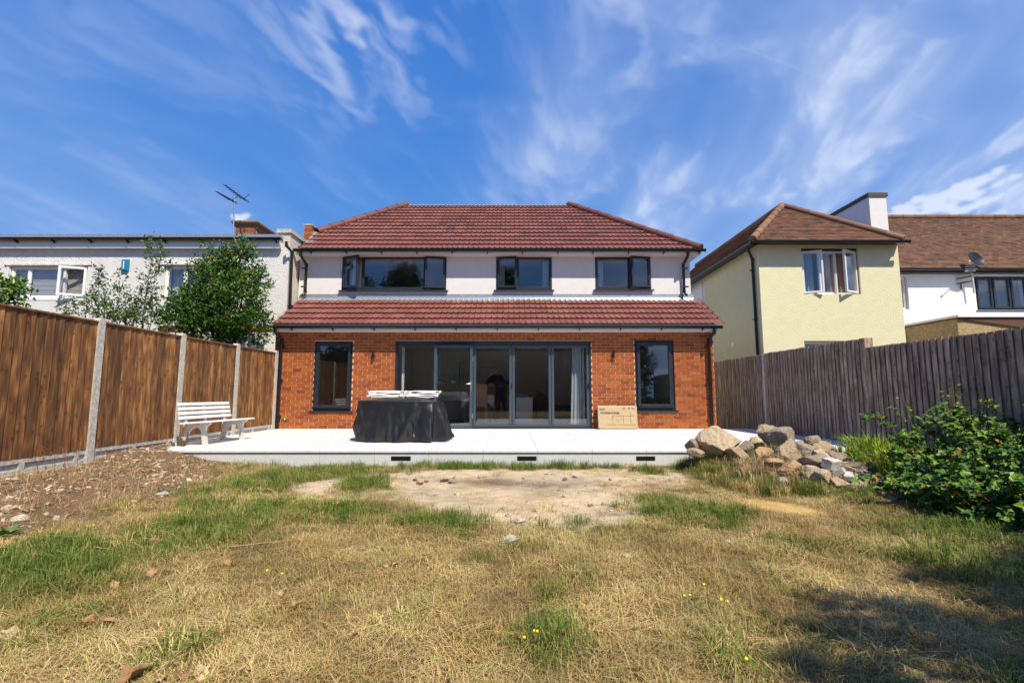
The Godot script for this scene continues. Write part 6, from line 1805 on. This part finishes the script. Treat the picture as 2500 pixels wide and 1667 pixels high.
func lawn() -> void:
	var straw := [Color(0.5, 0.35, 0.14), Color(0.42, 0.28, 0.11), Color(0.34, 0.22, 0.085), Color(0.58, 0.43, 0.2)]
	var green := [Color(0.115, 0.18, 0.027), Color(0.15, 0.215, 0.038), Color(0.085, 0.14, 0.024), Color(0.22, 0.25, 0.055)]
	var kinds := []
	for k in 3:
		var b := MB.new()
		tuft(b, 30, 0.065, 0.03, 0.08, 0.0026, [0.8, 1.7, 2.6][k], 300 + k)
		kinds.append(b)
	var places := [[], [], []]; var colors := [[], [], []]
	var long_p := []; var long_c := []
	var stalk_p := []; var stalk_c := []
	var z := -7.06
	while z < -1.3:
		var step := 0.036 + 0.0055 * (-z - 1.3)
		var half := 1.12 * -z + 0.5
		var x := maxf(-half, -5.55)
		var xe := minf(half, 5.8)
		while x < xe:
			var px := x + rng.randf_range(-0.5, 0.5) * step; var pz := minf(z + rng.randf_range(-0.5, 0.5) * step, -1.2)
			x += step
			if pz < -7.07: continue
			var so := soil_at(px, pz); var sa := sand_at(px, pz); var gr := green_at(px, pz)
			var yl := pow((px - 2.46 - 0.35 * (pz + 4.6)) / 0.24, 2) + pow((pz + 4.6) / 0.4, 2)
			var strip := blobs([GREEN[11], GREEN[12], GREEN[19]], px, pz, 0.1)
			var bare := maxf(maxf(so * 0.97, sa * (1.0 - 0.95 * strip)), smoothstep(1.1, 0.6, yl))
			if rng.randf() < bare - 0.02 + 0.0: continue
			var clump := 0.5 + 0.5 * lump.get_noise_2d(px * 190.0, pz * 190.0)
			var dry := 0.55 + 0.45 * fine.get_noise_2d(px * 40.0 + 300.0, pz * 40.0)
			var patch := 0.5 + 0.9 * fine.get_noise_2d(px * 75.0, pz * 75.0) + 0.5 * fine.get_noise_2d(px * 330.0, pz * 330.0)
			var c: Color = straw[rng.randi() % 4]
			c = mixc(c, Color(0.23, 0.15, 0.065) if patch < 0.5 else Color(0.66, 0.5, 0.24), clampf(absf(patch - 0.5) * 1.7, 0, 0.85))
			c = mixc(c, Color(0.34, 0.3, 0.1), 0.35 * smoothstep(0.4, 1.0, dry))
			var isg := rng.randf() < gr * 0.86 - 0.03
			if isg:
				c = green[rng.randi() % 4]
				c = mixc(c, straw[rng.randi() % 4], 0.6 * rng.randf() * (1.25 - gr))
			c = jit(c, 0.14)
			var s := rng.randf_range(0.6, 1.2) * (0.45 + 1.05 * clump) * (1.0 + 0.4 * gr * (1.0 if isg else 0.3))
			var k := rng.randi() % 3
			if isg: k = 0 if rng.randf() < 0.7 else 1
			var up := (Vector3.UP + 0.25 * rand_dir()).normalized()
			var bs := Basis(Quaternion(Vector3.UP, up)) * Basis(Vector3.UP, rng.randf() * TAU)
			places[k].append(Transform3D(bs.scaled(Vector3(s, s * (0.8 + 0.5 * gr), s)), Vector3(px, ground_y(px, pz) - 0.006, pz)))
			colors[k].append(c)
			# longer tussocks where the photograph shows them, and thin dry stalks
			if rng.randf() < 0.16 * smoothstep(0.55, 1.0, gr) + 0.8 * smoothstep(0.4, 0.9, strip) * 0.4:
				long_p.append(Transform3D(Basis(Vector3.UP, rng.randf() * TAU).scaled(Vector3.ONE * rng.randf_range(0.5, 1.0)), Vector3(px, ground_y(px, pz) - 0.006, pz)))
				long_c.append(jit(green[rng.randi() % 3], 0.2))
			elif rng.randf() < 0.022 * (1.0 - bare):
				stalk_p.append(Transform3D(Basis(Vector3.UP, rng.randf() * TAU).scaled(Vector3.ONE * rng.randf_range(0.5, 1.15)), Vector3(px, ground_y(px, pz) - 0.004, pz)))
				stalk_c.append(jit(Color(0.5, 0.4, 0.22), 0.2))
		z += step
	for k in 3: scatter(["lawn_grass", "lawn_grass", "lawn_grass"][k], kinds[k], M.grass, places[k], colors[k], "short parched lawn grass, straw coloured with green patches", "grass")
	var lb := MB.new(); tuft(lb, 34, 0.05, 0.09, 0.19, 0.0042, 0.7, 400)
	scatter("grass_tussocks", lb, M.grass, long_p, long_c, "longer green grass tussocks growing along the patio and bare sand", "grass")
	var sb := MB.new(); tuft(sb, 5, 0.05, 0.1, 0.26, 0.0018, 0.9, 500)
	scatter("dry_stalks", sb, M.grass, stalk_p, stalk_c, "thin dry seed stalks standing and lying through the lawn", "grass")
	# tussocks round the rubble, straw heap, tall lime grass by the right-hand fence
	var rp := []; var rc := []
	for k in 560:
		var q := rng.randf()
		var px := rng.randf_range(2.3, 4.3); var pz := rng.randf_range(-6.9, -4.95)
		var front := -5.75 + 0.42 * (px - 2.9)       # where the stones begin
		if px > 2.85 and pz < front: continue
		var sc := rng.randf_range(0.6, 1.25) * (0.55 if px > 3.2 else 1.0)
		rp.append(Transform3D(Basis(Vector3.UP, rng.randf() * TAU).scaled(Vector3.ONE * sc), Vector3(px, ground_y(px, pz), pz)))
		rc.append(jit(green[rng.randi() % 3] if q < 0.55 else straw[rng.randi() % 4], 0.25))
	for k in 150:
		var px := rng.randf_range(2.35, 3.5); var pz := rng.randf_range(-6.75, -6.05)
		rp.append(Transform3D(Basis(Vector3.UP, rng.randf() * TAU).scaled(Vector3.ONE * rng.randf_range(0.7, 1.3)), Vector3(px, ground_y(px, pz), pz)))
		rc.append(jit(green[rng.randi() % 3] if rng.randf() < 0.6 else Color(0.45, 0.33, 0.18), 0.25))
	for k in 90:
		var px := rng.randfn(3.0, 0.2); var pz := rng.randfn(-5.85, 0.12)
		rp.append(Transform3D(Basis(Vector3.UP, rng.randf() * TAU).scaled(Vector3.ONE * rng.randf_range(0.7, 1.4)), Vector3(px, ground_y(px, pz) + 0.02, pz)))
		rc.append(jit(Color(0.5, 0.36, 0.2), 0.3))
	scatter("rubble_tussocks", lb, M.grass, rp, rc, "rough green and straw tussocks growing round the rubble pile", "grass")
	var tp := []; var tc := []
	var tb := MB.new(); tuft(tb, 24, 0.05, 0.22, 0.48, 0.011, 0.65, 600)
	for k in 230:
		var px := rng.randf_range(4.15, 5.5); var pz := rng.randf_range(-6.95, -5.35)
		if px < 4.5 and pz < -6.3: continue
		tp.append(Transform3D(Basis(Vector3.UP, rng.randf() * TAU).scaled(Vector3.ONE * rng.randf_range(0.6, 1.15)), Vector3(px, ground_y(px, pz) - 0.01, pz)))
		tc.append(jit(Color(0.34, 0.43, 0.045) if rng.randf() < 0.6 else Color(0.2, 0.3, 0.035), 0.25))
	scatter("tall_grass", tb, M.grass, tp, tc, "tall lime green grass between the rubble pile and the weathered fence", "grass")
	# bark chips, straw and stones on the bare soil
	var chip := MB.new(); chip.bevel(Vector3(-0.5, -0.5, -0.5), Vector3(0.5, 0.5, 0.5), 0.15)
	var cp := []; var cc := []
	for k in 14000:
		var px := rng.randf_range(-5.55, -2.9); var pz := rng.randf_range(-8.1, -3.0)
		var so := soil_at(px, pz)
		if pz < -7.1: so = 1.0 if px < lerpf(-4.97, -5.65, (-7.11 - pz) / 1.15) else 0.0
		if rng.randf() > so * (0.45 + 0.7 * lump.get_noise_2d(px * 70.0, pz * 70.0) + 0.3 * smoothstep(-5.2, -6.6, pz)): continue
		var s := pow(rng.randf(), 5.0) * 0.034 + 0.006
		var bs := Basis(Quaternion(Vector3.UP, (Vector3.UP + 0.6 * rand_dir()).normalized())) * Basis(Vector3.UP, rng.randf() * TAU)
		cp.append(Transform3D(bs * Basis.from_scale(Vector3(s * rng.randf_range(0.8, 2.2), s * 0.45, s)), Vector3(px, ground_y(px, pz) + 0.006, pz)))
		cc.append(jit([Color(0.6, 0.47, 0.33), Color(0.44, 0.28, 0.16), Color(0.34, 0.2, 0.11), Color(0.68, 0.58, 0.46), Color(0.2, 0.13, 0.08), Color(0.3, 0.18, 0.1), Color(0.38, 0.23, 0.13)][rng.randi() % 7], 0.2))
	for k in 700:      # crumbs of rubble round the rock pile
		var px := rng.randfn(3.65, 0.4); var pz := rng.randfn(-5.6, 0.35) + 0.35 * (px - 3.65)
		var s := pow(rng.randf(), 2.0) * 0.04 + 0.012
		var bs := Basis(Quaternion(Vector3.UP, (Vector3.UP + 0.8 * rand_dir()).normalized())) * Basis(Vector3.UP, rng.randf() * TAU)
		cp.append(Transform3D(bs * Basis.from_scale(Vector3(s * rng.randf_range(0.8, 1.6), s * 0.7, s)), Vector3(px, ground_y(px, pz) + 0.01 + 0.1 * exp(-pow((px - 3.7) / 0.5, 2) - pow((pz + 5.9) / 0.35, 2)), pz)))
		cc.append(jit([Color(0.5, 0.41, 0.3), Color(0.4, 0.33, 0.25), Color(0.35, 0.32, 0.28), Color(0.42, 0.2, 0.12)][rng.randi() % 4], 0.2))
	for k in 1300:      # grit and stone chips on the sand
		var px := rng.randf_range(-2.4, 2.3); var pz := rng.randf_range(-7.0, -3.7)
		if rng.randf() > sand_at(px, pz) * (0.35 + 0.9 * smoothstep(-5.6, -4.4, pz) + 0.5 * exp(-pow((pz + 5.9) / 0.3, 2))): continue
		var s := pow(rng.randf(), 5.0) * 0.03 + 0.005
		var bs := Basis(Quaternion(Vector3.UP, (Vector3.UP + 0.5 * rand_dir()).normalized())) * Basis(Vector3.UP, rng.randf() * TAU)
		cp.append(Transform3D(bs * Basis.from_scale(Vector3(s * rng.randf_range(0.8, 1.8), s * 0.5, s)), Vector3(px, ground_y(px, pz) + 0.004, pz)))
		cc.append(jit([Color(0.55, 0.48, 0.38), Color(0.4, 0.33, 0.25), Color(0.66, 0.56, 0.42), Color(0.3, 0.23, 0.16)][rng.randi() % 4], 0.2))
	scatter("soil_chips", chip, M.rock, cp, cc, "pale bark chips and stone crumbs strewn over bare soil and sand", "debris")
	var rb := MB.new(); tuft(rb, 3, 0.05, 0.06, 0.2, 0.003, 2.4, 700)
	var sp := []; var sc := []
	for k in 1800:
		var px := rng.randf_range(-5.5, -2.9); var pz := rng.randf_range(-7.0, -3.1)
		if rng.randf() > soil_at(px, pz) * 0.8: continue
		sp.append(Transform3D(Basis(Vector3.UP, rng.randf() * TAU).scaled(Vector3.ONE * rng.randf_range(0.4, 1.0)), Vector3(px, ground_y(px, pz), pz)))
		sc.append(jit(Color(0.55, 0.38, 0.2) if rng.randf() < 0.8 else Color(0.09, 0.16, 0.03), 0.3))
	scatter("fallen_straw", rb, M.grass, sp, sc, "straw and twigs lying on the bare soil beside the fence", "straw")
func small_things() -> void:
	# yellow flowers
	var fb := MB.new()
	for k in 8:
		var a := TAU * k / 8.0
		fb.tri(Vector3.ZERO, Vector3(cos(a), 0.25, sin(a)) * 0.006, Vector3(cos(a + 0.7), 0.25, sin(a + 0.7)) * 0.006)
	var fp := []; var fc := []
	for q in [[780, 1222, 60, 14, 26], [1720, 1450, 60, 14, 7], [690, 1397, 30, 6, 3], [1290, 1540, 40, 30, 4], [230, 1290, 40, 14, 5], [2240, 1640, 60, 14, 5], [2010, 1190, 100, 16, 8], [1820, 1615, 30, 15, 2]]:
		for k in q[4]:
			var p := PY(q[0] + rng.randfn() * q[2] * 0.5, q[1] + rng.randfn() * q[3] * 0.5, 0.1)
			fp.append(Transform3D(Basis(Vector3.RIGHT, rng.randf_range(-0.4, 0.9)).scaled(Vector3.ONE * rng.randf_range(0.7, 1.2)), Vector3(p.x, ground_y(p.x, p.z) + rng.randf_range(0.05, 0.1), p.z)))
			fc.append(Color(0.85, 0.66, 0.02))
	scatter("yellow_flowers", fb, M.grass, fp, fc, "small yellow flowers dotted through the grass", "flowers")
	# curled dead leaves
	var where := [[320, 1640, 0.085], [345, 1622, 0.065], [400, 1640, 0.05], [450, 1632, 0.045], [485, 1640, 0.05], [495, 1625, 0.04], [212, 1505, 0.055], [262, 1508, 0.05], [20, 1535, 0.06], [285, 1420, 0.045], [365, 1395, 0.05], [205, 1345, 0.04], [240, 1340, 0.04], [490, 1380, 0.04], [560, 1367, 0.045], [610, 1290, 0.035], [690, 1440, 0.035], [680, 1470, 0.045], [725, 1468, 0.04], [940, 1378, 0.035], [965, 1375, 0.03], [730, 1315, 0.03], [410, 1313, 0.04], [92, 1372, 0.035], [535, 1320, 0.03], [505, 1286, 0.03]]
	for q in where:
		var p := PY(q[0], q[1], 0.07)
		var at := Vector3(p.x, ground_y(p.x, p.z) + 0.03, p.z)
		var b := MB.new()
		b.col = jit([Color(0.42, 0.27, 0.13), Color(0.34, 0.2, 0.09), Color(0.26, 0.14, 0.065), Color(0.5, 0.37, 0.21)][rng.randi() % 4], 0.15)
		var s: float = q[2] * 0.68
		var bs := Basis(Vector3.UP, rng.randf() * TAU) * Basis(Vector3.RIGHT, rng.randf_range(-0.3, 0.9))
		var rows := []
		for ri in 5:
			var f := ri / 4.0
			var ring := []
			for k in 25:
				var a := TAU * k / 24.0
				var r := s * f * (0.6 + 0.4 * pow(absf(cos(a * 2.5)), 0.7)) * (1.0 + 0.12 * sin(a * 11.0 + q[0]) * f)
				ring.append(at + bs * Vector3(cos(a) * r, f * f * s * (0.35 * sin(a * 2.0 + q[0]) + 0.45 * pow(cos(a + q[1]), 2)), -sin(a) * r * 0.75))
			rows.append(ring)
		b.sheet(rows)
		b.tube([at, at + bs * Vector3(-s * 0.6, 0.01, 0.0), at + bs * Vector3(-s * 1.2, 0.02, s * 0.2)], 0.0016, 4, false)
		solo("dead_leaf", b, M.dead_leaf, "curled brown dead leaf lying on the lawn", "leaf", "dead leaves on the lawn")
	# loose stones that stand out on soil, sand and lawn
	var k := 0
	for q in [[395, 1205, 0.07, "pale rounded stone at the edge of the bare soil", 0], [330, 1150, 0.05, "small pale stone in the middle of the bare soil", 0], [30, 1197, 0.06, "flat pale stone on the soil by the gravel board", 0], [45, 1265, 0.06, "white stone chunk among dead stems on the soil", 0], [195, 1270, 0.06, "dark slate-like stone at the lower edge of the soil", 1], [1105, 1176, 0.035, "grey cube of stone beside the broken brick", 1], [1380, 1167, 0.045, "grey angular stone on the sand", 1], [1402, 1163, 0.04, "dark angular stone on the sand beside the grey one", 1], [1245, 1320, 0.085, "flat pale slab of concrete sunk in the grass", 0], [1270, 1268, 0.06, "whitish flat stone at the lawn side of the sand", 0], [1775, 1317, 0.03, "white stone lying in dry grass below the rock pile", 0], [1913, 1333, 0.035, "white plaster fragment in dry grass", 0], [1528, 1352, 0.035, "pale flat chip of stone on the lawn", 0], [885, 1333, 0.025, "small white chip on the dry lawn", 0]]:
		var p := PY(q[0], q[1], 0.05)
		var b := MB.new()
		rock_shape(b, Vector3(p.x, ground_y(p.x, p.z) + q[2] * 0.2, p.z), Vector3(q[2], q[2] * 0.42, q[2] * 0.75), k * 1.3, 500 + k, 0.12, Color(0.56, 0.5, 0.42) if q[4] == 0 else Color(0.17, 0.165, 0.16), 9)
		solo("stone", b, M.rock, q[3], "stone", "loose stones on the ground")
		k += 1
	for j in 9:
		var p := PY(1010 + j * 8 + rng.randf_range(-4, 4) + (24 if j > 4 else 0), 1170 + rng.randf_range(-5, 8), 0.06)
		var b := MB.new()
		b.col = jit(Color(0.24, 0.09, 0.055), 0.3)
		b.bevel(Vector3(-0.05, -0.016, -0.03), Vector3(0.05, 0.016, 0.03), 0.006, Transform3D(Basis(Vector3.UP, rng.randf() * 3.0) * Basis(Vector3.RIGHT, rng.randf_range(-0.3, 0.3)), Vector3(p.x, ground_y(p.x, p.z) + 0.015, p.z)).scaled_local(Vector3.ONE * rng.randf_range(0.35, 0.75)))
		solo("brick_shard", b, M.brick, "broken red brick shard on the sandy patch", "brick piece", "brick shards on the sand")
	mat("twig_bark", Color(0.34, 0.24, 0.14), 0.9)
	# stump and twigs by the fence
	var st := thing("tree_stump", Vector3(-5.25, 0.24, -7.75), "cut ivy-grown stump at the foot of the fence beside patio corner", "stump")
	base_of.erase(st)
	for q in [[Vector3(0, -0.05, 0), Vector3(0.0, 0.13, 0.0), 0.04], [Vector3(0.06, -0.05, 0.05), Vector3(0.1, 0.1, 0.06), 0.028], [Vector3(-0.05, -0.05, 0.04), Vector3(-0.06, 0.06, 0.07), 0.025], [Vector3(0.07, 0.0, -0.03), Vector3(0.1, 0.22, -0.04), 0.012]]:
		var b := MB.new(); b.tube([q[0], q[0].lerp(q[1], 0.6) + Vector3(0.008, 0, 0), q[1]], q[2], 9); part(st, "stem", b, M.bark)
	var wl := thing("withered_weed", Vector3(-5.3, 0.14, -5.75), "withered reddish weed standing in front of the gravel board", "weed")
	base_of.erase(wl)
	var wb := MB.new(); var wlv := MB.new()
	for j in 7:
		var o := Vector3(rng.randfn() * 0.05, 0, rng.randfn() * 0.05)
		var e := o + Vector3(rng.randfn() * 0.09, rng.randf_range(0.12, 0.38), rng.randfn() * 0.07)
		wb.tube([o, o.lerp(e, 0.5) + Vector3(0.01, 0, 0), e], 0.003, 4)
		for s in 6: leaf(wlv, o.lerp(e, rng.randf_range(0.3, 1)), rand_dir(), Vector3.UP, 0.035, 0.02, jit(Color(0.2, 0.13, 0.05) if rng.randf() < 0.6 else Color(0.08, 0.12, 0.03), 0.3))
	part(wl, "stems", wb, M.cane); part(wl, "leaves", wlv, M.leaf)
	for q in [[Vector3(-3.55, 0, -4.9), Vector3(-3.15, 0, -4.55), "thick bent twig on the soil edge"], [Vector3(-1.9, 0, -3.35), Vector3(-1.35, 0, -3.5), "long pale twig lying across the lawn below the green strip"], [Vector3(-3.0, 0, -3.5), Vector3(-2.4, 0, -3.55), "dry twig lying on the green grass by the soil"], [Vector3(0.1, 0, -2.1), Vector3(0.45, 0, -2.0), "thin curved twig in the dry grass"]]:
		var b := MB.new()
		var pts := []
		for j in 6:
			var p: Vector3 = q[0].lerp(q[1], j / 5.0) + Vector3(rng.randfn() * 0.012, 0, rng.randfn() * 0.012)
			pts.append(Vector3(p.x, ground_y(p.x, p.z) + 0.028, p.z))
		b.tube(pts, [0.005, 0.0046, 0.004, 0.0035, 0.003, 0.002], 5)
		solo("twig", b, M.twig_bark, q[2], "twig", "twigs on the lawn")
	# broad-leaved weeds
	for q in [[10, 1290, 0.1, "broad-leaved dock plant at the edge of the bare soil"], [1950, 1163, 0.09, "low green leafy weed at the foot of the rubble pile"], [400, 1190, 0.05, "small green weed beside the pale rounded stone"]]:
		var p := PY(q[0], q[1], 0.1)
		var b := MB.new()
		var o := Vector3(p.x, ground_y(p.x, p.z), p.z)
		for j in 11:
			var d := Vector3(rng.randfn(), 0.9, rng.randfn()).normalized()
			leaf(b, o + d * 0.02, d, Vector3(-d.x, 1.0, -d.z).normalized(), q[2] * rng.randf_range(0.8, 1.5), q[2] * 0.6, jit(Color(0.06, 0.17, 0.03), 0.25))
		solo("leafy_weed", b, M.leaf, q[3], "weed", "leafy weeds")

func _ready() -> void:
	rng.seed = 20240611
	lump.seed = 4; lump.frequency = 0.01; lump.fractal_octaves = 3
	fine.seed = 9; fine.frequency = 0.01; fine.fractal_octaves = 3
	make_light()
	make_materials()
	build_ground()
	patio()
	build_house()
	white_house()
	yellow_house()
	terrace()
	left_fence()
	right_fence()
	far_trees()
	shrubs()
	bench()
	covered_table()
	cardboard()
	wall_fittings()
	room_things()
	rock_pile()
	bramble()
	lawn()
	small_things()
